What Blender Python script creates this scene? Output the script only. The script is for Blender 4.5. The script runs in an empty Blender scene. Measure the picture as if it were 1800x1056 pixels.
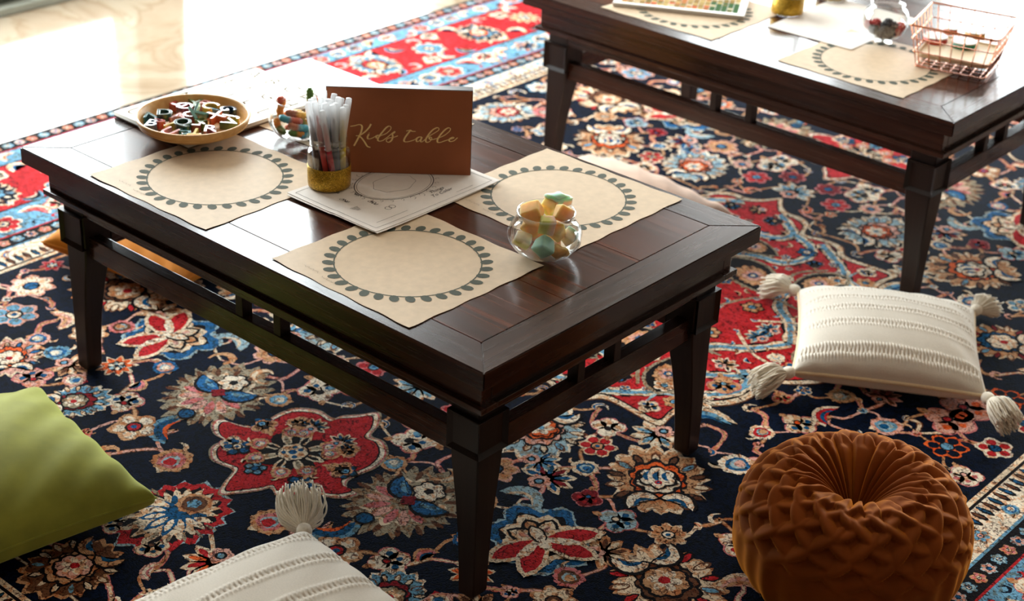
import bpy, bmesh, math, random
import numpy as np
from mathutils import Vector, Matrix
random.seed(7)
rng = np.random.default_rng(11)
SC = bpy.context.scene
COL = SC.collection
PI = math.pi

# ------------------------------------------------------------------ camera
CAM = np.array([1.83061469, -1.80700935, 1.5847])
RM = np.array([[0.7493399227, 0.3359457652, -0.5706400994],
               [0.6610249979, -0.3284982053, 0.6746368514],
               [0.0391871448, -0.8827396966, -0.4682253685]])   # columns: right, down, forward
FPX = 2930.51
cam_d = bpy.data.cameras.new('camera'); cam = bpy.data.objects.new('camera', cam_d); COL.objects.link(cam)
cam_d.sensor_fit = 'HORIZONTAL'; cam_d.sensor_width = 36.0; cam_d.lens = FPX * 36.0 / 1800.0
cam_d.clip_start = 0.05; cam_d.clip_end = 200
mw = Matrix.Identity(4)
for i in range(3):
    mw[i][0] = RM[i, 0]; mw[i][1] = -RM[i, 1]; mw[i][2] = -RM[i, 2]; mw[i][3] = CAM[i]
cam.matrix_world = mw
cam_d.dof.use_dof = True; cam_d.dof.focus_distance = 2.55; cam_d.dof.aperture_fstop = 4.5
SC.camera = cam

def at(px, py, z):
    """photo pixel -> point on the horizontal plane at height z"""
    r = RM @ np.array([(px - 900) / FPX, (py - 528) / FPX, 1.0])
    return CAM + r * ((z - CAM[2]) / r[2])

# ------------------------------------------------------------------ sky, exposure
W = bpy.data.worlds.new('world'); SC.world = W; W.use_nodes = True
bg = W.node_tree.nodes['Background']; bg.inputs[0].default_value = (0.90, 0.96, 1.0, 1); bg.inputs[1].default_value = 15.0
SC.view_settings.view_transform = 'Standard'; SC.view_settings.look = 'None'
SC.view_settings.exposure = 0.2; SC.view_settings.gamma = 1.0; SC.view_settings.use_curve_mapping = False
SC.cycles.use_denoising = True
SC.cycles.max_bounces = 10; SC.cycles.transparent_max_bounces = 24
SC.cycles.sample_clamp_indirect = 6.0

WX = -2.32            # window wall
YB = 6.2              # far wall
WTOP = 2.5
OPEN_L = [(-.35, 1.27), (1.41, 2.75), (4.3, 6.0)]
OPEN_B = [(-2.1, 1.3)]
def portal(name, loc, rot, sx, sy):
    l = bpy.data.lights.new(name, 'AREA'); l.shape = 'RECTANGLE'; l.size = sx; l.size_y = sy
    l.cycles.is_portal = True
    o = bpy.data.objects.new(name, l); COL.objects.link(o); o.location = loc; o.rotation_euler = rot
for a, b in OPEN_L:
    portal('window_left_offscreen', (WX - .14, (a + b) / 2, WTOP / 2), (0, -PI / 2, 0), WTOP, b - a)
for a, b in OPEN_B:
    portal('window_back_offscreen', ((a + b) / 2, YB + .14, WTOP / 2), (-PI / 2, 0, 0), b - a, WTOP)

# ------------------------------------------------------------------ helpers
def lin(c):
    return tuple((x / 12.92 if x <= .04045 else ((x + .055) / 1.055) ** 2.4) for x in [v / 255 for v in c])
def tag(o, label=None, cat=None, group=None, kind=None):
    if label: o['label'] = label
    if cat: o['category'] = cat
    if group: o['group'] = group
    if kind: o['kind'] = kind
    return o
def empty(name, loc=(0, 0, 0), rz=0, label=None, cat=None, group=None):
    o = bpy.data.objects.new(name, None); COL.objects.link(o); o.location = loc; o.rotation_euler = (0, 0, rz)
    o.empty_display_size = .05
    return tag(o, label, cat, group)
def link(name, me, mat=None, parent=None, smooth=False):
    o = bpy.data.objects.new(name, me); COL.objects.link(o)
    if mat is not None and len(me.materials) == 0: me.materials.append(mat)
    if parent is not None: o.parent = parent
    if smooth: me.polygons.foreach_set('use_smooth', [True] * len(me.polygons))
    return o
def mesh(name, v, f, mat=None, parent=None, smooth=False):
    me = bpy.data.meshes.new(name); me.from_pydata([tuple(map(float, p)) for p in v], [], [tuple(map(int, q)) for q in f]); me.update()
    return link(name, me, mat, parent, smooth)
def bm_obj(name, bm, mat, parent=None, smooth=False):
    me = bpy.data.meshes.new(name); bm.to_mesh(me); bm.free()
    return link(name, me, mat, parent, smooth)
def bm_box(bm, c, s, rz=0, bev=0, seg=2):
    r = bmesh.ops.create_cube(bm, size=1)
    vs = r['verts']
    M = Matrix.Translation(c) @ Matrix.Rotation(rz, 4, 'Z') @ Matrix.Diagonal((s[0], s[1], s[2], 1))
    bmesh.ops.transform(bm, matrix=M, verts=vs)
    if bev:
        es = list({e for v in vs for e in v.link_edges})
        bmesh.ops.bevel(bm, geom=es, offset=bev, segments=seg, affect='EDGES', profile=.6)
def box(name, c, s, mat, parent=None, rz=0, bev=0.0):
    bm = bmesh.new(); bm_box(bm, c, s, rz, bev); return bm_obj(name, bm, mat, parent)
def prism(name, poly, z0, z1, mat, parent=None, bev=0):
    bm = bmesh.new()
    vs = [bm.verts.new((x, y, z0)) for x, y in poly]
    f = bm.faces.new(vs)
    if f.normal.z > 0: f.normal_flip()
    f.normal_update()
    r = bmesh.ops.extrude_face_region(bm, geom=[f])
    bmesh.ops.translate(bm, vec=(0, 0, z1 - z0), verts=[e for e in r['geom'] if isinstance(e, bmesh.types.BMVert)])
    bmesh.ops.recalc_face_normals(bm, faces=bm.faces)
    if bev: bmesh.ops.bevel(bm, geom=list(bm.edges), offset=bev, segments=2, affect='EDGES')
    return bm_obj(name, bm, mat, parent)
def lathe(name, prof, mat, parent=None, n=48, close=False, smooth=True):
    v = []; f = []; m = len(prof)
    for i in range(n):
        a = 2 * PI * i / n
        for r, z in prof: v.append((r * math.cos(a), r * math.sin(a), z))
    for i in range(n):
        j = (i + 1) % n
        for k in range(m - 1 if not close else m):
            k2 = (k + 1) % m
            f.append((i * m + k, j * m + k, j * m + k2, i * m + k2))
    return mesh(name, v, f, mat, parent, smooth)
def tube_data(pts, rad, n=8, cap=True):
    pts = np.asarray(pts, float); m = len(pts)
    rad = np.broadcast_to(np.asarray(rad, float), (m,))
    tg = np.gradient(pts, axis=0); tg /= np.linalg.norm(tg, axis=1)[:, None] + 1e-12
    up = np.array([0, 0, 1.0]) if abs(tg[0, 2]) < .9 else np.array([1.0, 0, 0])
    v = []; f = []
    a = np.cross(tg[0], up); a /= np.linalg.norm(a)
    ang = np.arange(n) * 2 * PI / n
    for i in range(m):
        a = a - tg[i] * (a @ tg[i]); a /= np.linalg.norm(a); b = np.cross(tg[i], a)
        for t in ang: v.append(pts[i] + rad[i] * (math.cos(t) * a + math.sin(t) * b))
    for i in range(m - 1):
        for k in range(n):
            k2 = (k + 1) % n; f.append((i * n + k, i * n + k2, (i + 1) * n + k2, (i + 1) * n + k))
    if cap:
        f.append(tuple(range(n))[::-1]); f.append(tuple((m - 1) * n + k for k in range(n)))
    return v, f
def tubes(name, paths, rads, mat, parent=None, n=8):
    V = []; F = []
    for p, r in zip(paths, rads):
        v, f = tube_data(p, r, n); o = len(V); V += v; F += [tuple(i + o for i in q) for q in f]
    return mesh(name, V, F, mat, parent, True)
def spline(P, n=8):
    """Catmull-Rom through the points"""
    P = np.asarray(P, float); P = np.vstack([2 * P[0] - P[1], P, 2 * P[-1] - P[-2]]); out = []
    for i in range(1, len(P) - 2):
        for t in np.arange(n) / n:
            a, b, c, d = P[i - 1], P[i], P[i + 1], P[i + 2]
            out.append(.5 * (2 * b + (c - a) * t + (2 * a - 5 * b + 4 * c - d) * t * t + (3 * b - a - 3 * c + d) * t ** 3))
    out.append(P[-2]); return np.array(out)

# ------------------------------------------------------------------ materials
def new_mat(name):
    m = bpy.data.materials.new(name); m.use_nodes = True
    nt = m.node_tree; return m, nt, nt.nodes['Principled BSDF'], nt.nodes['Material Output']
def N(nt, t, **kw):
    n = nt.nodes.new(t)
    for k, v in kw.items():
        if k.startswith('i_'): n.inputs[k[2:].replace('_', ' ')].default_value = v
        else: setattr(n, k, v)
    return n
def coords(nt, scale=(1, 1, 1), rot=(0, 0, 0)):
    tc = N(nt, 'ShaderNodeTexCoord'); mp = N(nt, 'ShaderNodeMapping')
    mp.inputs['Scale'].default_value = scale; mp.inputs['Rotation'].default_value = rot
    nt.links.new(tc.outputs['Object'], mp.inputs[0]); return mp.outputs[0]
def ramp(nt, fac, stops):
    r = N(nt, 'ShaderNodeValToRGB'); nt.links.new(fac, r.inputs[0])
    while len(r.color_ramp.elements) < len(stops): r.color_ramp.elements.new(.5)
    for e, (p, c) in zip(r.color_ramp.elements, stops): e.position = p; e.color = (*c, 1)
    return r.outputs[0]
def bump(nt, h, strength, dist, bsdf):
    b = N(nt, 'ShaderNodeBump'); b.inputs['Strength'].default_value = strength; b.inputs['Distance'].default_value = dist
    nt.links.new(h, b.inputs['Height']); nt.links.new(b.outputs[0], bsdf.inputs['Normal'])
def plain(name, c, rough=.5, var=.12, scale=40, bmp=0, spec=.5, metal=0, sheen=0, sub=0, coat=0):
    m, nt, b, o = new_mat(name); c = lin(c)
    v = coords(nt); nz = N(nt, 'ShaderNodeTexNoise'); nz.inputs['Scale'].default_value = scale; nz.inputs['Detail'].default_value = 4
    nt.links.new(v, nz.inputs['Vector'])
    lo = tuple(x * (1 - var) for x in c); hi = tuple(min(1, x * (1 + var)) for x in c)
    nt.links.new(ramp(nt, nz.outputs['Fac'], [(.3, lo), (.7, hi)]), b.inputs['Base Color'])
    b.inputs['Roughness'].default_value = rough; b.inputs['Specular IOR Level'].default_value = spec; b.inputs['Metallic'].default_value = metal
    b.inputs['Sheen Weight'].default_value = sheen; b.inputs['Coat Weight'].default_value = coat
    if sub: b.inputs['Subsurface Weight'].default_value = sub; b.inputs['Subsurface Radius'].default_value = (.02, .012, .008); b.inputs['Subsurface Scale'].default_value = .5
    if bmp: bump(nt, nz.outputs['Fac'], bmp, .002, b)
    return m
def wood(name, axis, c0, c1, rough=.3, grain=1.0, bmp=.12, coat=0):
    m, nt, b, o = new_mat(name)
    sc = {'x': (2.2, 60, 60), 'y': (60, 2.2, 60), 'z': (60, 60, 2.2)}[axis]
    v = coords(nt, sc)
    n1 = N(nt, 'ShaderNodeTexNoise'); n1.inputs['Scale'].default_value = 1.0; n1.inputs['Detail'].default_value = 6; n1.inputs['Distortion'].default_value = .6
    nt.links.new(v, n1.inputs['Vector'])
    v2 = coords(nt, tuple(x * 4 for x in sc)); n2 = N(nt, 'ShaderNodeTexNoise'); n2.inputs['Scale'].default_value = 1.0; n2.inputs['Detail'].default_value = 3
    nt.links.new(v2, n2.inputs['Vector'])
    nt.links.new(ramp(nt, n1.outputs['Fac'], [(.28, lin(c0)), (.72, lin(c1))]), b.inputs['Base Color'])
    mp = N(nt, 'ShaderNodeMapRange'); mp.inputs['To Min'].default_value = rough - .07; mp.inputs['To Max'].default_value = rough + .1
    nt.links.new(n2.outputs['Fac'], mp.inputs['Value']); nt.links.new(mp.outputs[0], b.inputs['Roughness'])
    bump(nt, n2.outputs['Fac'], bmp, .0005, b)
    b.inputs['Coat Weight'].default_value = coat * .38; b.inputs['Coat Roughness'].default_value = .12; b.inputs['Specular IOR Level'].default_value = .25
    return m
def attr_mat(name, rough=.8, sheen=.3, knots=True, sub=0, spec=.3, trans=0):
    """colour comes from the mesh's own 'col' attribute"""
    m, nt, b, o = new_mat(name)
    a = N(nt, 'ShaderNodeAttribute'); a.attribute_name = 'col'
    if knots:
        v = coords(nt, (330, 420, 330)); vo = N(nt, 'ShaderNodeTexVoronoi'); vo.inputs['Scale'].default_value = 1.0
        nt.links.new(v, vo.inputs['Vector'])
        n2 = N(nt, 'ShaderNodeTexNoise'); n2.inputs['Scale'].default_value = 14; n2.inputs['Detail'].default_value = 3
        nt.links.new(coords(nt), n2.inputs['Vector'])
        hs = N(nt, 'ShaderNodeHueSaturation'); nt.links.new(a.outputs['Color'], hs.inputs['Color'])
        sep = N(nt, 'ShaderNodeSeparateColor'); nt.links.new(vo.outputs['Color'], sep.inputs[0])
        mr = ramp(nt, sep.outputs[0], [(0, (.25,) * 3), (.07, (.45,) * 3), (.14, (.78,) * 3), (.55, (1.0,) * 3), (.9, (1.0,) * 3), (1, (1.0,) * 3)])
        mr2 = N(nt, 'ShaderNodeMapRange'); mr2.inputs['From Min'].default_value = .3; mr2.inputs['From Max'].default_value = .7; mr2.inputs['To Min'].default_value = .8; mr2.inputs['To Max'].default_value = 1.2; nt.links.new(n2.outputs['Fac'], mr2.inputs['Value'])
        mm = N(nt, 'ShaderNodeMath', operation='MULTIPLY'); nt.links.new(mr, mm.inputs[0]); nt.links.new(mr2.outputs[0], mm.inputs[1])
        nt.links.new(mm.outputs[0], hs.inputs['Value'])
        # thin dark veins and warmer patches woven into the coloured areas
        n3 = N(nt, 'ShaderNodeTexNoise'); n3.inputs['Scale'].default_value = 62; n3.inputs['Detail'].default_value = 1.5; n3.inputs['Distortion'].default_value = .8; nt.links.new(coords(nt), n3.inputs['Vector'])
        vein = ramp(nt, n3.outputs['Fac'], [(0, (1, 1, 1)), (.462, (1, 1, 1)), (.482, (.16, .10, .10)), (.498, (.16, .10, .10)), (.515, (1, 1, 1)), (1, (1, 1, 1))])
        n4 = N(nt, 'ShaderNodeTexNoise'); n4.inputs['Scale'].default_value = 95; n4.inputs['Detail'].default_value = 1; nt.links.new(coords(nt, (1, 1, 1), (0, 0, .6)), n4.inputs['Vector'])
        warm = ramp(nt, n4.outputs['Fac'], [(0, (1, 1, 1)), (.54, (1, 1, 1)), (.60, (.90, .62, .46)), (1, (.86, .55, .42))])
        m1 = N(nt, 'ShaderNodeMix', data_type='RGBA', blend_type='MULTIPLY'); m1.inputs[0].default_value = 1.0; nt.links.new(hs.outputs[0], m1.inputs[6]); nt.links.new(vein, m1.inputs[7])
        m2 = N(nt, 'ShaderNodeMix', data_type='RGBA', blend_type='MULTIPLY'); m2.inputs[0].default_value = 1.0; nt.links.new(m1.outputs[2], m2.inputs[6]); nt.links.new(warm, m2.inputs[7])
        nt.links.new(m2.outputs[2], b.inputs['Base Color'])
        bump(nt, vo.outputs['Distance'], .5, -.0012, b)
    else:
        n2 = N(nt, 'ShaderNodeTexNoise'); n2.inputs['Scale'].default_value = 120; nt.links.new(coords(nt), n2.inputs['Vector'])
        hs = N(nt, 'ShaderNodeHueSaturation'); nt.links.new(a.outputs['Color'], hs.inputs['Color'])
        mr = N(nt, 'ShaderNodeMapRange'); mr.inputs['To Min'].default_value = .85; mr.inputs['To Max'].default_value = 1.12; nt.links.new(n2.outputs['Fac'], mr.inputs['Value'])
        nt.links.new(mr.outputs[0], hs.inputs['Value']); nt.links.new(hs.outputs[0], b.inputs['Base Color'])
        bump(nt, n2.outputs['Fac'], .15, .0006, b)
    b.inputs['Roughness'].default_value = rough; b.inputs['Sheen Weight'].default_value = sheen; b.inputs['Sheen Roughness'].default_value = .45
    b.inputs['Specular IOR Level'].default_value = spec
    if trans: b.inputs['Transmission Weight'].default_value = trans
    if sub:
        b.inputs['Subsurface Weight'].default_value = sub; b.inputs['Subsurface Radius'].default_value = (.02, .016, .011); b.inputs['Subsurface Scale'].default_value = .8
    return m
def glass(name, tint=(.985, .99, .985), power=2.2):
    m, nt, b, o = new_mat(name); nt.nodes.remove(b)
    lw = N(nt, 'ShaderNodeLayerWeight'); lw.inputs[0].default_value = .5
    pw = N(nt, 'ShaderNodeMath', operation='POWER'); nt.links.new(lw.outputs['Facing'], pw.inputs[0]); pw.inputs[1].default_value = power
    fr = N(nt, 'ShaderNodeMath', operation='MULTIPLY_ADD'); nt.links.new(pw.outputs[0], fr.inputs[0]); fr.inputs[1].default_value = .9; fr.inputs[2].default_value = .05
    nz = N(nt, 'ShaderNodeTexNoise'); nz.inputs['Scale'].default_value = 30; nt.links.new(coords(nt), nz.inputs['Vector'])
    bp = N(nt, 'ShaderNodeBump'); bp.inputs['Strength'].default_value = .12; bp.inputs['Distance'].default_value = .001; nt.links.new(nz.outputs['Fac'], bp.inputs['Height'])
    tr = N(nt, 'ShaderNodeBsdfTransparent'); tr.inputs[0].default_value = (*tint, 1)
    gl = N(nt, 'ShaderNodeBsdfGlossy'); gl.inputs['Roughness'].default_value = .02; nt.links.new(bp.outputs[0], gl.inputs['Normal'])
    mx = N(nt, 'ShaderNodeMixShader'); nt.links.new(fr.outputs[0], mx.inputs[0]); nt.links.new(tr.outputs[0], mx.inputs[1]); nt.links.new(gl.outputs[0], mx.inputs[2])
    nt.links.new(mx.outputs[0], o.inputs[0]); return m
def velvet(name, c, sheen=1.0, tint=None):
    m = plain(name, c, rough=.75, var=.18, scale=18, bmp=.1, spec=.15, sheen=sheen)
    b = m.node_tree.nodes['Principled BSDF']; b.inputs['Sheen Roughness'].default_value = .45
    b.inputs['Sheen Tint'].default_value = (*lin(tint or c), 1); return m

M_WX = wood('dark_wood_lengthwise', 'x', (30, 17, 13), (72, 42, 30), .24, bmp=.07, coat=.8)
M_WY = wood('dark_wood_crosswise', 'y', (28, 16, 13), (68, 40, 29), .24, bmp=.07, coat=.8)
M_WZ = wood('dark_wood_upright', 'z', (26, 17, 14), (44, 30, 24), .38)
M_WP = wood('dark_wood_panel', 'x', (38, 18, 11), (94, 48, 28), .22, bmp=.07, coat=.9)
M_GLASS = glass('clear_glass')
M_PANE = glass('window_glass', (.99, 1, .99), 5.0)
M_WALL = plain('brown_wall', (96, 82, 69), .8, .04, 5)
M_CEIL = plain('ceiling_paint', (176, 163, 148), .85, .03, 5)
M_FRAME = plain('olive_frame_paint', (44, 48, 30), .5, .1, 20)
M_SILL = plain('grey_sill_stone', (170, 174, 160), .4, .08, 20)

def floor_mat():
    m, nt, b, o = new_mat('cream_marble')
    v = coords(nt, (1.2, 1.2, 1.2)); n1 = N(nt, 'ShaderNodeTexNoise'); n1.inputs['Scale'].default_value = 2.2; n1.inputs['Detail'].default_value = 8; n1.inputs['Distortion'].default_value = 1.6
    nt.links.new(v, n1.inputs['Vector'])
    nt.links.new(ramp(nt, n1.outputs['Fac'], [(.3, lin((146, 124, 100))), (.46, lin((160, 142, 120))), (.5, lin((148, 126, 102))), (.54, lin((162, 146, 124))), (.8, lin((170, 156, 138)))]), b.inputs['Base Color'])
    b.inputs['Roughness'].default_value = .12; b.inputs['Coat Weight'].default_value = .4; b.inputs['Coat Roughness'].default_value = .05
    return m
M_FLOOR = floor_mat()

# ------------------------------------------------------------------ room
XR, YF, ZC = 4.2, -5.0, 2.9
tag(box('floor', ((WX + XR) / 2, (YF + YB) / 2, -.06), (XR - WX + .5, YB - YF + .5, .1), M_FLOOR), kind='structure')   # top at -.01
tag(box('ceiling', ((WX + XR) / 2, (YF + YB) / 2, ZC + .05), (XR - WX + .5, YB - YF + .5, .1), M_CEIL), kind='structure')
def wall(name, axis, pos, thick, lo, hi, openings):
    bm = bmesh.new()
    def seg(a, b, z0, z1):
        if b - a < 1e-4 or z1 - z0 < 1e-4: return
        c = (pos, (a + b) / 2, (z0 + z1) / 2); s = (thick, b - a, z1 - z0)
        if axis == 'y': c = (c[1], c[0], c[2]); s = (s[1], s[0], s[2])
        bm_box(bm, c, s)
    e = lo
    for a, b in openings:
        seg(e, a, -.01, ZC); seg(a, b, WTOP, ZC); e = b
    seg(e, hi, -.01, ZC)
    return tag(bm_obj(name, bm, M_WALL), kind='structure')
wall('wall_left', 'x', WX - .1, .2, YF - .2, YB + .2, OPEN_L)
wall('wall_back', 'y', YB + .1, .2, WX, XR, OPEN_B)
wall('wall_right', 'x', XR + .1, .2, YF, YB, [])
wall('wall_front', 'y', YF - .1, .2, WX, XR, [])
def window(k, axis, a, b):
    w = empty('window_%d' % k); tag(w, kind='structure')
    def bx(name, u0, u1, z0, z1, d0, d1, mat):
        c = ((d0 + d1) / 2, (u0 + u1) / 2, (z0 + z1) / 2); s = (d1 - d0, u1 - u0, z1 - z0)
        if axis == 'x': c = (WX + c[0], c[1], c[2])
        else: c = (c[1], YB - c[0], c[2]); s = (s[1], s[0], s[2])
        return box(name, c, s, mat, w, bev=.003)
    bx('sill', a - .0, b + .0, -.01, .012, -.2, .012, M_SILL)
    bx('bottom_rail', a, b, .012, .10, -.10, -.03, M_FRAME)
    bx('top_rail', a, b, WTOP - .07, WTOP, -.10, -.03, M_FRAME)
    n = max(1, round((b - a) / 1.3))
    for i in range(n + 1):
        u = a + (b - a) * i / n; hw = .03
        bx('mullion', max(a, u - hw), min(b, u + hw), .1, WTOP - .07, -.10, -.03, M_FRAME)
    for i in range(n):
        u0 = a + (b - a) * i / n; u1 = a + (b - a) * (i + 1) / n
        bx('pane', u0 + .03, u1 - .03, .1, WTOP - .07, -.068, -.062, M_PANE)
window(1, 'x', *OPEN_L[0]); window(2, 'x', *OPEN_L[1]); window(3, 'x', *OPEN_L[2]); window(4, 'y', *OPEN_B[0])
# ------------------------------------------------------------------ rug
FX, YC, FY = .915, .735, 1.485          # field half sizes, centre y
RX, RY = 1.497, 2.067                   # outer half sizes
ZR = -.0034
C = dict(navy=(4, 15, 36), cream=(230, 208, 178), ivory=(238, 222, 198), tan=(200, 150, 108), pink=(222, 168, 152), red=(186, 36, 42), dred=(128, 24, 34),
         blue=(36, 98, 150), lblue=(106, 158, 188), sky=(156, 184, 194), orange=(226, 98, 40), black=(20, 15, 18), grey=(158, 144, 120), brown=(104, 66, 44), teal=(20, 84, 130), rose=(206, 120, 120))
CL = {k: lin(v) for k, v in C.items()}
prng = random.Random(5)
class Pat:
    def __init__(s): s.v = []; s.f = []; s.c = []
    def add(s, pts, col, z):
        a = np.asarray(pts); x, y = a[:, 0], a[:, 1]
        if np.sum(x * np.roll(y, -1) - np.roll(x, -1) * y) < 0: a = a[::-1]
        o = len(s.v); s.v += [(float(p[0]), float(p[1]), z) for p in a]; s.f.append(tuple(range(o, o + len(a)))); s.c.append(CL[col])
    def build(s, name, mat, parent):
        o = mesh(name, s.v, s.f, mat, parent)
        at_ = o.data.attributes.new('col', 'FLOAT_COLOR', 'FACE')
        at_.data.foreach_set('color', np.array([(*c, 1) for c in s.c], dtype=np.float32).ravel()); return o
class Stamp:
    """a motif: shapes in local units, +y is where it points"""
    def __init__(s): s.sh = []; s.l = 0
    def poly(s, pts, col, up=True):
        if up: s.l += 1
        s.sh.append((np.asarray(pts, float), col, s.l))
    def polar(s, col, R, n=0, amp=0, shape=None, c=(0, 0), rot=0, m=None, saw=False, up=True):
        m = m or max(14, 6 * n if n else 18)
        th = np.arange(m) * 2 * PI / m
        r = np.full(m, float(R))
        if shape is not None: r = r * shape(th)
        if n:
            w = np.abs(((th * n / (2 * PI)) % 1) * 2 - 1) if saw else np.abs(np.cos(th * n / 2))
            r = r * (1 - amp + amp * w)
        r = r * (1 + .045 * np.array([prng.uniform(-1, 1) for _ in range(m)]))
        s.poly(np.c_[c[0] + r * np.sin(th + rot), c[1] + r * np.cos(th + rot)], col, up)
    def petal(s, col, ang, r0, r1, w, up=True, tip=.6):
        """pointed petal from radius r0 to r1 along ang"""
        t = np.array([0, .25, .6, .85, 1.0]); ww = np.array([.25, .8, 1.0, .6, 0]) * w
        rr = r0 + (r1 - r0) * t
        L = np.c_[ww, rr]; Rr = np.c_[-ww, rr][::-1][1:]
        P = np.vstack([L, Rr]); ca, sa = math.cos(ang), math.sin(ang)
        s.poly(np.c_[P[:, 0] * ca + P[:, 1] * sa, -P[:, 0] * sa + P[:, 1] * ca], col, up)
    def leaf(s, col, P0, P1, bend, w, up=True, off=0):
        P0 = np.array(P0, float); P1 = np.array(P1, float); d = P1 - P0; nrm = np.array([-d[1], d[0]])
        t = np.linspace(0, 1, 9); ctr = P0 + d * t[:, None] + nrm * (bend * 4 * t * (1 - t))[:, None]
        tg = np.gradient(ctr, axis=0); nn = np.c_[-tg[:, 1], tg[:, 0]]; nn /= np.linalg.norm(nn, axis=1)[:, None] + 1e-9
        ww = w * np.sin(PI * t ** .8) ** .8
        s.poly(np.vstack([ctr + nn * (ww * (1 + off))[:, None], (ctr - nn * (ww * (1 - off))[:, None])[::-1]]), col, up)
def fan(p=.25, q=.12): return lambda th: 1 - p + p * np.cos(th) + q * np.cos(2 * th)
def st_palmette(o, c1, c2, c3, core, n=22, leafc=None):
    s = Stamp(); sh = fan(.10, .10)
    s.polar(o, 1.02, n, .16, sh, m=n * 4, saw=True)
    s.polar(c1, .93, n, .17, sh, m=n * 4, saw=True)
    s.l += 1
    for k in range(13):
        a = -PI * .82 + PI * 1.64 * k / 12
        s.petal('black' if k % 2 else 'brown', a, .52, .86, .085, False)
    s.l += 1
    for k in range(13):
        a = -PI * .82 + PI * 1.64 * k / 12
        s.petal(c2 if k % 2 else ('lblue' if k % 4 == 0 else 'cream'), a, .55, .80, .052, False)
    s.polar('black', .60, 11, .14, sh, m=44); s.polar(c3, .54, 11, .16, sh, m=44)
    s.polar('black', .40, 7, .12, None, (0, .03), m=28); s.polar(core, .355, 7, .2, None, (0, .03), m=28)
    s.l += 1
    for k in range(6): s.petal('ivory', k * PI / 3, .06, .27, .075, False)
    s.polar('red', .09, c=(0, 0), m=10)
    for sg in (-1, 1):
        s.leaf('black', (0, -.42), (sg * .52, -.78), sg * .30, .17); s.leaf(leafc or 'ivory', (sg * .03, -.44), (sg * .49, -.75), sg * .30, .12); s.leaf('teal', (sg * .1, -.5), (sg * .4, -.7), sg * .3, .045)
    return s
def st_orange():
    s = st_palmette('cream', 'tan', 'brown', 'orange', 'ivory', 18)
    s.polar('black', .34, 6, .2, None, (0, .12), m=24); s.polar('ivory', .30, 6, .25, None, (0, .12), m=24)
    s.l += 1
    for k in range(3): s.leaf('teal', (-.16 + .16 * k, .02), (-.12 + .14 * k, .3), .2, .04, False)
    s.polar('red', .06, c=(0, -.02), m=8); s.polar('blue', .03, c=(0, -.02), m=8)
    return s
def st_lightpal():
    s = st_palmette('ivory', 'sky', 'cream', 'pink', 'orange', 20)
    s.polar('black', .33, 8, .2, m=32); s.polar('orange', .30, 8, .2, m=32); s.l += 1
    for k in range(6): s.petal('ivory', k * PI / 3 + .3, .04, .25, .075, False)
    s.polar('lblue', .07, m=8)
    return s
def st_grey():
    s = Stamp(); sh = fan(.06, .12)
    s.polar('grey', 1.05, 24, .2, sh, m=96, saw=True); s.l += 1
    for k in range(15):
        a = -PI + 2 * PI * k / 15; s.petal('brown', a, .62, .9, .05, False)
    s.polar('cream', .72, 14, .22, sh, m=56, saw=True); s.polar('grey', .60, 12, .2, sh, m=48)
    s.l += 1
    for k in range(9):
        a = -1.9 + 3.8 * k / 8; s.petal('rose' if k % 2 else 'pink', a + PI, .2, .62, .085, False)
    for sg in (-1, 1):
        s.leaf('black', (sg * .02, .12), (sg * .62, .42), -sg * .16, .2); s.leaf('blue', (sg * .05, .14), (sg * .58, .4), -sg * .16, .155)
        s.leaf('lblue', (sg * .15, .2), (sg * .48, .37), -sg * .16, .05)
    s.polar('black', .30, 6, .2, None, (0, .48), m=24); s.polar('ivory', .26, 6, .25, None, (0, .48), m=24); s.polar('black', .09, 5, .4, None, (0, .48), m=15)
    s.polar('dred', .15, 4, .3, None, (0, .08), m=16, saw=True)
    s.polar('black', .16, 0, 0, None, (0, -.72), m=14); s.polar('teal', .125, 0, 0, None, (0, -.72), m=14)
    return s
def st_lotus():
    s = Stamp(); sh = fan(.06, .05)
    s.polar('sky', 1.03, 7, .22, sh, m=63); s.polar('blue', .97, 7, .24, sh, m=63); s.polar('black', .76, 7, .25, sh, m=63); s.polar('cream', .72, 9, .22, sh, m=63); s.polar('black', .5, 9, .2, m=45)
    for k, c in ((0, 'tan'), (-.75, 'cream'), (.75, 'cream')):
        s.petal('black', k, 0, .62, .2); s.petal(c, k, .03, .56, .145); s.petal('pink', k, .2, .42, .05)
    for sg in (-1, 1):
        s.petal('cream', sg * 1.75, 0, 1.12, .26); s.petal('red', sg * 1.75, .1, .98, .18)
        s.petal('cream', sg * 2.45, 0, 1.06, .26); s.petal('red', sg * 2.45, .1, .94, .18); s.petal('ivory', sg * 2.1, .1, .7, .09)
    s.petal('black', 0, -.12, .42, .15); s.petal('ivory', 0, -.1, .38, .11); s.polar('ivory', .12, 0, 0, None, (0, -.16), m=10)
    return s
def st_bluefan():
    s = Stamp(); sh = fan(.12, .1)
    s.polar('sky', 1.04, 16, .14, sh, m=64, saw=True); s.polar('red', 1.0, 16, .14, sh, m=64, saw=True); s.polar('black', .83, 16, .2, sh, m=64, saw=True); s.polar('cream', .80, 20, .3, sh, m=80, saw=True)
    s.l += 1
    for k in range(11): s.petal('grey', -1.7 + 3.4 * k / 10, .55, .78, .03, False)
    s.polar('teal', .60, 12, .42, sh, m=72, saw=True); s.l += 1
    for k in range(7): s.petal('ivory', -1.5 + 3.0 * k / 6, .2, .52, .055, False)
    s.polar('tan', .28, 9, .12, None, (0, -.3), m=36); s.polar('brown', .2, 0, 0, None, (0, -.3), m=14); s.polar('lblue', .12, 5, .3, None, (0, -.3), m=15)
    return s
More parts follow.
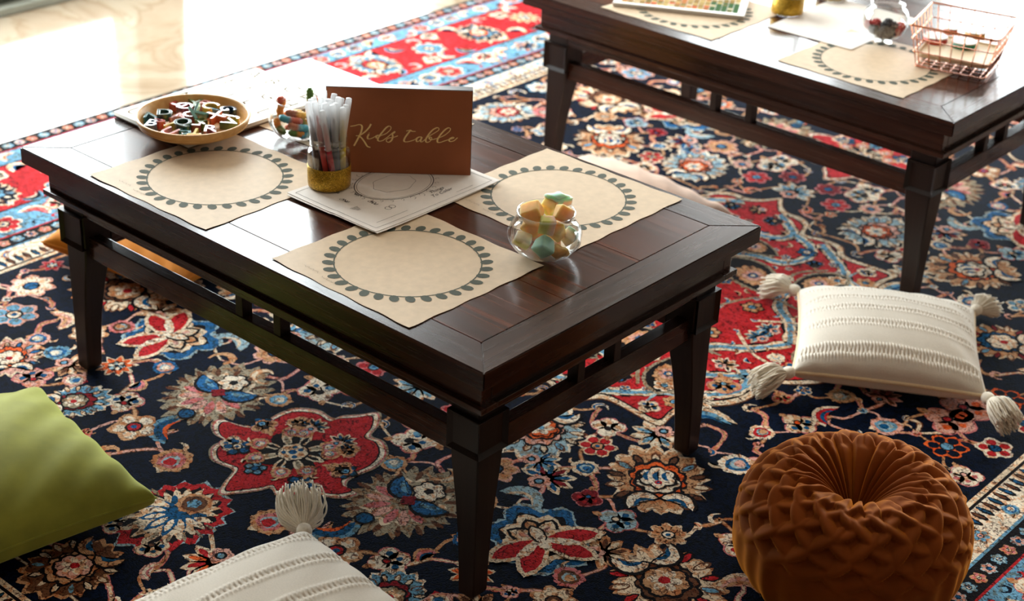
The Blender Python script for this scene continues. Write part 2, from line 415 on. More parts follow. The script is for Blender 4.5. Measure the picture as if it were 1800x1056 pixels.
def st_rosette(o='cream', p='red', c='tan', n=6, dot='teal'):
    s = Stamp(); s.polar(o, 1.0, n, .3, m=n * 7); s.l += 1
    for k in range(n): s.polar(p, .27, 0, 0, None, (.58 * math.sin(2 * PI * k / n), .58 * math.cos(2 * PI * k / n)), m=9, up=False)
    s.polar('black', .36, m=14); s.polar(c, .27, m=12); s.polar(dot, .13, m=8); return s
def st_spiky(o='cream', p='orange', c='navy', n=9):
    s = Stamp(); s.polar(o, 1.0, n, .4, m=n * 6, saw=True); s.polar(p, .84, n, .42, m=n * 6, saw=True); s.polar('black', .46, 7, .2, m=28); s.l += 1
    for k in range(6): s.petal('sky' if k % 2 else 'ivory', k * PI / 3, .08, .42, .1, False)
    s.polar(c, .13, m=8); return s
def st_bud(o='tan', p='red', c='cream', sep='cream'):
    s = Stamp(); sh = lambda th: 1 + .22 * np.cos(th) ** 3
    for sg in (-1, 1): s.leaf(sep, (0, -.85), (sg * .75, -.35), sg * .3, .18)
    s.polar(o, .82, 12, .1, sh, m=36, saw=True); s.polar(p, .56, 8, .1, sh, m=24); s.polar('sky', .36, 0, 0, sh, m=14); s.polar(c, .26, 0, 0, sh, (0, -.06), m=12)
    s.leaf('cream', (0, .8), (.5, 1.25), .3, .1); return s
def st_blossom(a='ivory', b='blue', c='red'):
    s = Stamp()
    s.polar('rose', .5, 0, 0, None, (-.5, .25), m=16); s.polar('rose', .5, 0, 0, None, (.5, .25), m=16, up=False); s.polar('rose', .56, 0, 0, None, (0, .55), m=16, up=False); s.polar('rose', .55, 0, 0, None, (0, -.3), m=16, up=False)
    s.polar(a, .44, 6, .1, None, (-.5, .25), m=18); s.polar(a, .44, 6, .1, None, (.5, .25), m=18, up=False); s.polar(a, .5, 6, .1, None, (0, .55), m=18, up=False); s.polar(a, .5, 0, 0, None, (0, -.3), m=18, up=False)
    s.l += 1
    s.polar(b, .17, m=10, c=(-.5, .25), up=False); s.polar(b, .17, m=10, c=(.5, .25), up=False); s.polar(b, .15, m=10, c=(0, .6), up=False); s.polar('black', .22, m=12, c=(0, 0), up=False)
    s.polar(c, .14, m=10); s.leaf('tan', (0, -.7), (.1, -1.15), .1, .16); return s
def st_star(a='cream', b='dred', c='teal'):
    s = Stamp(); s.l += 1
    for k in range(7): s.petal(a, -1.9 + 3.8 * k / 6, 0, 1.05, .22, False)
    s.l += 1
    for k in range(7): s.petal(b if k % 2 else c, -1.9 + 3.8 * k / 6, .25, .85, .11, False)
    s.polar('pink', .42, 6, .2, None, (0, -.35), m=24); s.polar('black', .2, m=10, c=(0, -.35)); s.polar('lblue', .12, m=8, c=(0, -.35)); return s
def st_leaf(a='cream', b='blue', c='tan', bend=.35):
    s = Stamp(); s.leaf(a, (0, -1), (.25, 1), bend, .36); s.leaf(b, (.02, -.85), (.22, .8), bend, .26); s.leaf(c, (.06, -.7), (.16, .6), bend, .10, off=.6); return s
def st_curl(a='tan', b=None):
    s = Stamp(); t = np.linspace(0, 1, 16); ang = t * 4.4; r = .85 * (1 - .62 * t); ctr = np.c_[r * np.cos(ang) - .1, r * np.sin(ang)]
    tg = np.gradient(ctr, axis=0); nn = np.c_[-tg[:, 1], tg[:, 0]]; nn /= np.linalg.norm(nn, axis=1)[:, None]; w = .07 + .16 * np.sin(PI * t) ** 2
    s.poly(np.vstack([ctr + nn * w[:, None], (ctr - nn * w[:, None])[::-1]]), a)
    if b: s.poly(np.vstack([ctr + nn * (w * .5)[:, None], (ctr - nn * (w * .5)[:, None])[::-1]])[2:-2], b)
    return s
def rough_edge(P, R, seg=.0042, amp=.0010):
    """knotted outline: edges cut to knot length and nudged"""
    Q2 = np.roll(P, -1, 0); n = np.maximum(1, np.ceil(np.hypot(*(Q2 - P).T) * R / seg)).astype(int); out = []
    for a, b, k in zip(P, Q2, n):
        t = (np.arange(k) / k)[:, None]; out.append(a + (b - a) * t)
    o = np.vstack(out); return o + rng.uniform(-amp, amp, o.shape) / R
def put(pat, s, x, y, R, ang=0, mirror=True, z0=0, sx=1, dl=.00007):
    """stamp at (x, y), pointing along ang (radians, clockwise from +y); mirrored into the four quarters"""
    ca, sa = math.cos(ang), math.sin(ang)
    combos = [(1, 1)] if not mirror else [(a, b) for a in ((1, -1) if abs(x) > .012 else (1,)) for b in ((1, -1) if abs(y - YC) > .012 else (1,))]
    zz = ZR + .00006 + z0 + prng.random() * .00004
    SH = [(rough_edge(P, R), col, l) for P, col, l in s.sh]
    for mx, my in combos:
        for k, (P, col, l) in enumerate(SH):
            X = x + R * (sx * P[:, 0] * ca + P[:, 1] * sa); Y = y + R * (-sx * P[:, 0] * sa + P[:, 1] * ca)
            pat.add(np.c_[X * mx, YC + (Y - YC) * my], col, zz + l * dl)
def stem(pat, pts, w, col, edge=None, mirror=True, z0=0):
    ctr = spline(pts, 6); tg = np.gradient(ctr, axis=0); nn = np.c_[-tg[:, 1], tg[:, 0]]; nn /= np.linalg.norm(nn, axis=1)[:, None] + 1e-9
    combos = [(1, 1), (-1, 1), (1, -1), (-1, -1)] if mirror else [(1, 1)]
    jit = np.array([prng.uniform(.7, 1.2) for _ in ctr])[:, None]
    for k, (cc, ww) in enumerate(([(edge, w * 1.7)] if edge else []) + [(col, w)]):
        P = np.vstack([ctr + nn * ww * jit, (ctr - nn * ww * jit)[::-1]])
        for mx, my in combos: pat.add(np.c_[P[:, 0] * mx, YC + (P[:, 1] - YC) * my], cc, ZR + .00003 + z0 + k * .00003)

field, med, bord = Pat(), Pat(), Pat()
MED = [(0, .160), (.030, .205), (.060, .222), (.090, .220), (.122, .240), (.135, .275), (.150, .292), (.190, .280), (.235, .285), (.262, .318), (.300, .322), (.345, .318), (.392, .318),
       (.388, .360), (.392, .410), (.420, .440), (.446, .480), (.452, .530), (.430, .580), (.470, .600), (.512, .645), (.532, .700), (.537, .735)]
def med_inside(x, y, g=0):
    x = abs(x); y = YC - abs(y - YC); n = len(MED); ins = False
    poly = MED + [(0, .735)]
    j = len(poly) - 1
    for i in range(len(poly)):
        (xi, yi), (xj, yj) = poly[i], poly[j]
        if (yi > y) != (yj > y) and x < (xj - xi) * (y - yi) / (yj - yi) + xi: ins = not ins
        j = i
    if ins: return True
    return min(math.hypot(x - a, y - b) for a, b in MED) < g
# motifs of one quarter: (stamp, x, y, size, heading in degrees)
Q = []
def mo(s, x, y, R, deg=0): Q.append((s, x, y, R, deg))
mo(st_lotus(), .470, -.100, .098, -65)
mo(st_grey(), .240, -.180, .108, 10)
mo(st_bluefan(), 0, -.455, .108, 180)
mo(st_orange(), .505, .165, .108, -40)
mo(st_lightpal(), .252, .155, .098, 160)
mo(st_palmette('tan', 'cream', 'red', 'brown', 'tan', 20), .676, -.045, .108, 115)
mo(st_palmette('tan', 'brown', 'cream', 'tan', 'pink', 18, 'tan'), 0, -.655, .085, 180)
mo(st_palmette('cream', 'pink', 'blue', 'orange', 'ivory', 18), .610, -.365, .075, 60)
mo(st_palmette('ivory', 'lblue', 'cream', 'dred', 'grey', 18), .400, -.372, .068, -30)
mo(st_palmette('cream', 'sky', 'ivory', 'pink', 'red', 18), .800, .215, .085, 30)
mo(st_palmette('cream', 'tan', 'dred', 'teal', 'ivory', 18), .700, .42, .088, -60)
mo(st_palmette('cream', 'rose', 'blue', 'cream', 'red', 18), .330, -.600, .080, 150)
mo(st_palmette('ivory', 'lblue', 'tan', 'red', 'cream', 18), .760, -.560, .085, 45)
mo(st_spiky('cream', 'orange', 'navy', 9), .449, -.241, .040, 0)
mo(st_bud('blue', 'pink', 'ivory', 'tan'), .380, -.182, .030, 70)
mo(st_blossom('ivory', 'teal', 'red'), .333, -.312, .036, 30)
mo(st_rosette('pink', 'ivory', 'blue', 7), .827, -.168, .050, 0)
mo(st_spiky('rose', 'red', 'ivory', 7), .875, -.085, .028, 0)
mo(st_rosette('pink', 'lblue', 'ivory', 6), .748, -.261, .050, 0)
mo(st_leaf('cream', 'pink', 'tan'), .672, -.216, .040, 60)
mo(st_bud('pink', 'blue', 'ivory', 'tan'), .638, -.285, .030, -70)
mo(st_bud('lblue', 'blue', 'ivory', 'cream'), .568, -.293, .032, -20)
mo(st_blossom('pink', 'teal', 'red'), .515, -.377, .038, 60)
mo(st_bud('pink', 'ivory', 'blue', 'red'), .458, -.325, .028, 120)
mo(st_rosette('tan', 'ivory', 'red', 5, 'blue'), .257, -.348, .045, 0)
mo(st_leaf('lblue', 'teal', 'orange', -.3), .196, -.300, .048, 25)
mo(st_bud('tan', 'rose', 'red', 'cream'), .125, -.372, .044, 15)
mo(st_star('cream', 'orange', 'red'), .142, -.500, .050, 170)
mo(st_rosette('tan', 'red', 'lblue', 8, 'ivory'), .402, -.480, .040, 0)
mo(st_rosette('cream', 'red', 'tan', 6), .361, .180, .036, 0)
mo(st_blossom('ivory', 'tan', 'black'), .338, .238, .034, -30)
mo(st_star('cream', 'lblue', 'ivory'), .413, .285, .048, 185)
mo(st_star('cream', 'dred', 'teal'), .362, .042, .050, 10)
mo(st_bud('cream', 'teal', 'blue', 'pink'), .392, .112, .030, -100)
mo(st_blossom('dred', 'red', 'teal'), .447, .048, .028, 160)
mo(st_leaf('sky', 'sky', 'cream'), .372, -.036, .042, 80)
mo(st_blossom('sky', 'teal', 'cream'), .520, .030, .036, 80)
mo(st_star('tan', 'brown', 'cream'), .562, -.055, .045, 40)
mo(st_rosette('cream', 'tan', 'ivory', 8), .608, .056, .034, 0)
mo(st_bud('rose', 'brown', 'tan', 'pink'), .566, -.145, .032, -60)
mo(st_rosette('tan', 'cream', 'brown', 7, 'tan'), .585, -.205, .040, 0)
mo(st_star('tan', 'brown', 'cream'), .512, -.300, .042, -80)
mo(st_blossom('ivory', 'red', 'tan'), .700, .115, .036, 90)
mo(st_bud('ivory', 'blue', 'pink', 'tan'), .572, .310, .040, -150)
mo(st_leaf('cream', 'lblue', 'teal', .45), .455, .375, .055, 30)
mo(st_blossom('cream', 'teal', 'orange'), .570, .498, .036, 100)
mo(st_leaf('ivory', 'red', 'teal', .3), .600, .560, .040, -20)
mo(st_bud('tan', 'grey', 'cream', 'tan'), .575, .635, .032, 60)
mo(st_star('pink', 'rose', 'brown'), .635, .690, .036, 0)
mo(st_blossom('pink', 'orange', 'red'), .760, .705, .052, 90)
mo(st_rosette('orange', 'navy', 'lblue', 6, 'lblue'), .805, .620, .040, 0)
mo(st_blossom('ivory', 'rose', 'pink'), .870, .560, .034, 130)
mo(st_blossom('ivory', 'red', 'teal'), .862, .450, .036, 0)
mo(st_rosette('pink', 'rose', 'ivory', 8), .735, .150, .038, 0)
mo(st_rosette('rose', 'red', 'lblue', 6), .110, .095, .036, 0)
mo(st_star('ivory', 'lblue', 'sky'), 0, .105, .052, 180)
mo(st_rosette('pink', 'tan', 'blue', 7, 'lblue'), .280, 0, .045, 0)
mo(st_blossom('ivory', 'lblue', 'black'), .130, 0, .045, -60)
mo(st_rosette('cream', 'pink', 'blue', 8, 'lblue'), .180, .055, .030, 0)
mo(st_curl('tan', 'cream'), .225, -.070, .036, 140)
mo(st_blossom('ivory', 'teal', 'black'), .115, -.040, .040, 60)
mo(st_bud('tan', 'lblue', 'ivory', 'tan'), .145, -.108, .030, 120)
mo(st_star('ivory', 'blue', 'lblue'), .318, .072, .040, 70)
mo(st_rosette('rose', 'dred', 'teal', 7), .050, .030, .034, 0)
mo(st_curl('tan'), .33, -.09, .034, 30)
mo(st_blossom('cream', 'teal', 'brown'), .040, -.540, .030, 120)
mo(st_rosette('lblue', 'ivory', 'tan', 6), .860, .020, .040, 0)
mo(st_leaf('cream', 'pink', 'tan', .4), .780, .020, .044, 60)
mo(st_blossom('ivory', 'lblue', 'pink'), .870, -.290, .038, 0)
mo(st_leaf('ivory', 'pink', 'cream', -.4), .820, .340, .044, 10)
fr = random.Random(21); small = []
def mk_small():
    k = fr.randrange(7); a = fr.choice(['cream', 'tan', 'pink', 'ivory']); b = fr.choice(['red', 'blue', 'teal', 'orange', 'lblue', 'rose']); c = fr.choice(['ivory', 'cream', 'tan', 'teal'])
    return [lambda: st_rosette(a, b, c, fr.choice((5, 6, 7))), lambda: st_bud(a, b, c, 'cream'), lambda: st_leaf(a, b, c, fr.choice((-.4, .4))), lambda: st_curl(a, None), lambda: st_blossom(a, b, c), lambda: st_leaf(a, c, b, .3), lambda: st_curl(a, b)][k]()
for R0, tries in ((.036, 600), (.026, 1200), (.018, 1800), (.012, 2600)):
    for _ in range(tries):
        x, y = fr.uniform(.02, FX - .02), fr.uniform(YC - FY + .02, YC - .01); R = R0 * fr.uniform(.85, 1.15)
        if x + R > FX - .004 or y - R < YC - FY + .004 or med_inside(x, y, R + .012): continue
        if abs(x) < R + .004 or math.hypot(x / 1.05, (y + .205) / .95) < .155 + R: continue
        if any(math.hypot(x - q[1], y - q[2]) < (q[3] * 1.02 + R * 1.02 + .005) for q in Q): continue
        mo(mk_small(), x, y, R, fr.uniform(0, 360))
# stems join neighbours
done = set()
for i, q in enumerate(Q):
    ds = sorted((math.hypot(q[1] - p[1], q[2] - p[2]), j) for j, p in enumerate(Q) if j != i)
    for d, j in ds[:2]:
        if (j, i) in done or d > .19: continue
        done.add((i, j)); p = Q[j]; a = np.array(q[1:3]); b = np.array(p[1:3]); mid = (a + b) / 2
        if med_inside(*mid, .01) or math.hypot(mid[0], mid[1] + .205) < .16: continue
        nr = np.array([-(b - a)[1], (b - a)[0]]); bend = fr.choice((-1, 1)) * fr.uniform(.12, .35)
        stem(field, [a, a * .7 + b * .3 + nr * bend, a * .3 + b * .7 + nr * bend * .6, b], fr.choice((.0026, .0034)), fr.choice(['tan', 'cream', 'pink', 'tan']), fr.choice([None, 'brown', 'rose']))
for s, x, y, R, deg in Q: put(field, s, x, y, R, math.radians(deg))
# red lobed cartouche on the axis
CP = [(140, 290), (200, 312), (280, 325), (370, 300), (440, 262), (520, 232), (600, 230), (680, 245), (745, 285), (800, 270), (900, 264), (1002, 254), (1000, 320), (955, 380), (1020, 410), (1045, 460), (1030, 510), (970, 560), (880, 596), (822, 630), (822, 668), (878, 702), (800, 722), (700, 712), (622, 676), (560, 722), (490, 732), (430, 710), (400, 668), (330, 682), (220, 696), (114, 702), (140, 640), (192, 570), (130, 540), (75, 512), (64, 460), (98, 425), (152, 408), (92, 372), (75, 322), (98, 292)]
cp = np.array([at(340 + x * .30303, 640 + y * .30303, 0)[:2] for x, y in CP]); cp[:, 0] -= cp[:, 0].mean()
cpy = cp[:, 1].mean(); cpd = spline(np.vstack([cp, cp[:1]]), 4)[:-1]
cen = np.array([0, cpy])
for my in (1, -1):
    for l, (k, col) in enumerate(((1.06, 'grey'), (1.035, 'rose'), (1.015, 'ivory'), (.965, 'black'), (.945, 'red'))):
        P = cen + (cpd - cen) * k
        field.add(np.c_[P[:, 0], YC + (P[:, 1] - YC) * my], col, ZR + .0004 + l * .00006)
for a, r, R, s in [(20, .105, .028, st_star('cream', 'teal', 'navy')), (75, .095, .026, st_blossom('tan', 'brown', 'black')), (130, .105, .028, st_rosette('black', 'teal', 'cream', 5)), (185, .095, .022, st_rosette('black', 'lblue', 'teal', 5)), (235, .110, .026, st_blossom('cream', 'teal', 'black')), (285, .11, .024, st_rosette('black', 'teal', 'lblue', 5)), (325, .1, .026, st_blossom('tan', 'black', 'brown'))]:
    put(field, s, r * math.sin(math.radians(a)) * 1.0, cpy + r * math.cos(math.radians(a)) * .82, R, math.radians(a), True, .0008)
sc = Stamp(); sc.polar('black', 1.05, 8, .25, m=48); sc.l += 1
for k in range(8): sc.petal('cream', k * PI / 4 + .2, .35, 1.02, .14, False)
sc.l += 1
for k in range(8): sc.petal('black' if k % 2 else 'grey', k * PI / 4 + .2, .42, .86, .07, False)
sc.polar('black', .46, m=20); sc.polar('cream', .42, 8, .1, m=32); sc.l += 1
for k in range(7): sc.polar(('teal', 'tan')[k % 2], .08, c=(.25 * math.sin(k * 2 * PI / 7), .25 * math.cos(k * 2 * PI / 7)), m=8, up=False)
sc.polar('teal', .12, m=8)
put(field, sc, 0, cpy, .062, .3, True, .0008)
for a in (50, 150, 250, 330): put(field, st_bud('tan', 'rose', 'cream', 'sky'), .062 * math.sin(math.radians(a)), cpy + .062 * math.cos(math.radians(a)), .022, math.radians(a), True, .0008)
# centre medallion
mq = spline(MED, 4)
full = np.vstack([np.c_[mq[:, 0], mq[:, 1]], np.c_[mq[:, 0], 2 * YC - mq[:, 1]][::-1], np.c_[-mq[:, 0], 2 * YC - mq[:, 1]], np.c_[-mq[:, 0], mq[:, 1]][::-1]])
mc = np.array([0, YC])
for l, (k, col) in enumerate(((1.022, 'brown'), (1.014, 'cream'), (.985, 'black'), (.975, 'red'))):
    med.add(mc + (full - mc) * k, col, ZR + .0003 + l * .00006)
def strap(pts, w=.013):
    for k, (c, ww) in enumerate((('black', w * 1.25), ('cream', w), ('lblue', w * .5))): stem(med, pts, ww, c, z0=.0007 + .00004 * k)
strap([(.200, .300), (.255, .340), (.300, .375), (.345, .430), (.390, .455), (.425, .500), (.425, .550), (.39, .585)])
strap([(.43, .585), (.400, .560), (.350, .52), (.300, .52), (.275, .56), (.30, .62), (.35, .66), (.40, .735)])
strap([(.05, .235), (.100, .275), (.125, .300), (.120, .34), (.07, .36), (0, .345)])
strap([(.13, .30), (.19, .33), (.215, .385), (.19, .44), (.13, .455), (.08, .49), (.05, .56)])
stem(med, [(.20, .735), (.22, .66), (.26, .60), (.33, .60)], .004, 'grey', z0=.0008); stem(med, [(.28, .40), (.24, .46), (.24, .54), (.19, .6)], .004, 'grey', z0=.0008)
stem(med, [(.30, .70), (.37, .65), (.43, .64)], .004, 'cream', z0=.0008); stem(med, [(.33, .36), (.33, .40), (.37, .42)], .003, 'sky', z0=.0008)
def almond(x, y, R, deg):
    s = Stamp(); s.leaf('grey', (0, -1.15), (0, 1.15), 0, .66); s.leaf('black', (0, -1.05), (0, 1.05), 0, .56); s.polar('tan', .42, 14, .14, lambda th: 1 + .35 * np.cos(th) ** 2, m=56, saw=True); s.polar('pink', .28, 9, .1, m=27); s.polar('teal', .16, 6, .3, m=18); s.polar('ivory', .07, m=8)
    put(med, s, x, y, R, math.radians(deg), True, .0009)
almond(.18, .54, .085, 60); almond(.30, .47, .07, -20); almond(.10, .42, .06, 90); almond(.46, .735, .06, 0)
s = Stamp(); s.polar('cream', 1.05, 16, .1, m=64); s.polar('black', 1.0, 16, .1, m=64); s.polar('pink', .94, 16, .1, m=64); s.polar('black', .66, 12, .18, m=60); s.polar('lblue', .62, 12, .2, m=60); s.l += 1
for k in range(12): s.petal('ivory', k * PI / 6, .2, .6, .1, False)
s.polar('red', .3, 8, .2, m=32); s.polar('cream', .18, 6, .3, m=24)
put(med, s, 0, YC, .15, 0, True, .0008)
for k in range(12): put(med, st_blossom('ivory', 'teal', 'red'), .118 * math.sin(k * PI / 6), YC + .118 * math.cos(k * PI / 6), .018, k * PI / 6, False, .0013)
MQ = [(.40, .43, .030, 'star'), (.345, .345, .024, 'bl'), (.368, .395, .022, 'ros'), (.395, .515, .034, 'bl'), (.32, .43, .022, 'ros'), (.355, .575, .028, 'star'), (.46, .655, .028, 'ros'), (.41, .67, .022, 'bud'), (.34, .715, .030, 'star'), (.24, .50, .020, 'bud'), (.06, .275, .026, 'bl'), (0, .25, .026, 'star'), (.20, .36, .024, 'ros'), (.245, .40, .022, 'bl'), (.04, .42, .024, 'ros'), (.03, .49, .026, 'bl'), (.26, .66, .026, 'ros'), (.15, .60, .02, 'ros'), (0, .545, .02, 'bud'), (.27, .585, .018, 'bud'), (.37, .46, .016, 'bud'), (.50, .69, .016, 'bud')]
for x, y, R, k in MQ:
    a, b, c = fr.choice(['cream', 'black', 'tan', 'ivory']), fr.choice(['teal', 'blue', 'cream', 'tan']), fr.choice(['black', 'lblue', 'cream'])
    put(med, {'star': lambda: st_star(a, b, c), 'bl': lambda: st_blossom(a, b, c), 'ros': lambda: st_rosette(a, b, c), 'bud': lambda: st_bud(a, b, c)}[k](), x, y, R, fr.uniform(0, 6.28), True, .0010)
for _ in range(500):
    x, y, R = fr.uniform(.015, .52), fr.uniform(.2, YC - .02), fr.uniform(.009, .013)
    if not med_inside(x, y) or min(math.hypot(x - a, y - b) for a, b in MED) < .022 or any(math.hypot(x - q[0], y - q[1]) < q[2] + R + .004 for q in MQ) or math.hypot(x, y - YC) < .165: continue
    MQ.append((x, y, R, '')); put(med, fr.choice([st_leaf('cream', 'tan', 'black'), st_rosette('cream', 'teal', 'tan', 5), st_leaf('ivory', 'lblue', 'teal')]), x, y, R, fr.uniform(0, 6.28), True, .0006)
# borders: bands (inner, outer, colour) measured outward from the field
E0 = FX
BANDS = [(0, .010, 'cream'), (.010, .016, 'black'), (.016, .086, 'ivory'), (.086, .092, 'lblue'), (.092, .136, 'black'), (.136, .141, 'red'), (.141, .250, 'lblue'), (.250, .256, 'black'), (.256, .462, 'red'), (.462, .468, 'black'), (.468, .530, 'lblue'), (.530, .535, 'red'), (.535, .582, 'black')]
def ringquad(a, b):
    q = []
    for sx, sy in (((1, -1), (1, 1)), ((1, 1), (-1, 1)), ((-1, 1), (-1, -1)), ((-1, -1), (1, -1))):
        p = [(sx[0] * (FX + a), YC + sx[1] * (FY + a)), (sy[0] * (FX + a), YC + sy[1] * (FY + a)), (sy[0] * (FX + b), YC + sy[1] * (FY + b)), (sx[0] * (FX + b), YC + sx[1] * (FY + b))]
        q.append(p)
    return q
for a, b, c in BANDS:
    for p in ringquad(a, b): bord.add(p, c, ZR + .00003)
def along(off, step):
    """points on a rectangle 'off' outside the field, with the outward direction"""
    hx, hy = FX + off, FY + off; out = []
    for L, f in ((2 * hy, lambda t: (hx, YC - hy + t, PI / 2)), (2 * hx, lambda t: (hx - t, YC + hy, 0)), (2 * hy, lambda t: (-hx, YC + hy - t, -PI / 2)), (2 * hx, lambda t: (-hx + t, YC - hy, PI))):
        n = max(2, round(L / step))
        for k in range(n): out.append(f(L * (k + .5) / n))
    return out
for k, (x, y, a) in enumerate(along(.034, .020)):      # saw-toothed ivory guard
    s = Stamp(); s.petal('black', 0, -1, 1.1, .42); s.petal('teal' if k % 2 else 'brown', 0, -.9, .7, .2); put(bord, s, x, y, .017, a, False, .00003)
for k, (x, y, a) in enumerate(along(.062, .105)):
    put(bord, [st_bud('lblue', 'blue', 'ivory', 'tan'), st_leaf('tan', 'blue', 'cream'), st_rosette('tan', 'lblue', 'pink', 6)][k % 3], x, y, .019, a + .6, False, .0002)
gs = [st_rosette('lblue', 'sky', 'ivory', 6), st_rosette('tan', 'rose', 'cream', 5), st_rosette('sky', 'pink', 'blue', 6)]
for off in (.114, .558):
    for k, (x, y, a) in enumerate(along(off, .034)): put(bord, gs[k % 3], x, y, .0145, a, False, .00005)
bs = [st_rosette('ivory', 'red', 'cream', 7), st_bud('ivory', 'navy', 'blue', 'cream'), st_star('ivory', 'blue', 'navy'), st_leaf('cream', 'ivory', 'orange', .4), st_blossom('ivory', 'red', 'rose'), st_leaf('ivory', 'rose', 'red', -.4)]
for k, (x, y, a) in enumerate(along(.195, .078)): put(bord, bs[k % 6], x, y, .044 if k % 6 in (0, 2, 4) else .036, a + (0, .9, 3.1, .8, 0, -.9)[k % 6], False, .00005)
for k, (x, y, a) in enumerate(along(.499, .066)): put(bord, bs[(k * 5) % 6], x, y, .028, a + .8 * (k % 2), False, .00005)
for k, (x, y, a) in enumerate(along(.156, .05)): put(bord, st_curl('red' if k % 2 else 'navy'), x, y, .014, a, False, .00004)
ms = [st_palmette('ivory', 'lblue', 'cream', 'red', 'tan', 16), st_spiky('cream', 'tan', 'navy', 10), st_palmette('cream', 'navy', 'ivory', 'lblue', 'orange', 16), st_rosette('ivory', 'lblue', 'cream', 8)]
for k, (x, y, a) in enumerate(along(.359, .205)): put(bord, ms[k % 4], x, y, (.082, .05, .08, .05)[k % 4], a + (0, 0, PI, 0)[k % 4], False, .0002)
for off in (.290, .428):
    for k, (x, y, a) in enumerate(along(off, .072)): put(bord, [st_leaf('ivory', 'cream', 'blue', .5), st_blossom('ivory', 'navy', 'pink'), st_curl('cream', 'lblue'), st_leaf('lblue', 'navy', 'ivory', -.4)][k % 4], x, y, .030, a + 1.2 * (k % 3), False, .00008)
rug = empty('rug', (0, 0, 0), 0, 'large navy and red floral rug with lobed centre medallion and wide border', 'rug')
M_RUG = attr_mat('wool_pile', .7, .015, True, spec=.012)
def flat(name, poly, z0, z1, col):
    o = prism(name, poly, z0, z1, M_RUG, rug); a = o.data.attributes.new('col', 'FLOAT_COLOR', 'FACE')
    a.data.foreach_set('color', np.array([(*CL[col], 1)] * len(o.data.polygons), dtype=np.float32).ravel()); return o
flat('backing', [(-RX, YC - RY), (RX, YC - RY), (RX, YC + RY), (-RX, YC + RY)], -.01, ZR - .0006, 'tan')
flat('field', [(-FX, YC - FY), (FX, YC - FY), (FX, YC + FY), (-FX, YC + FY)], ZR - .0006, ZR, 'navy')
for p in (field.build('field_flowers', M_RUG, rug), med.build('medallion', M_RUG, rug), bord.build('border', M_RUG, rug)): pass
print('rug faces', len(field.f), len(med.f), len(bord.f), 'verts', len(field.v) + len(med.v) + len(bord.v), 'motifs', len(Q))
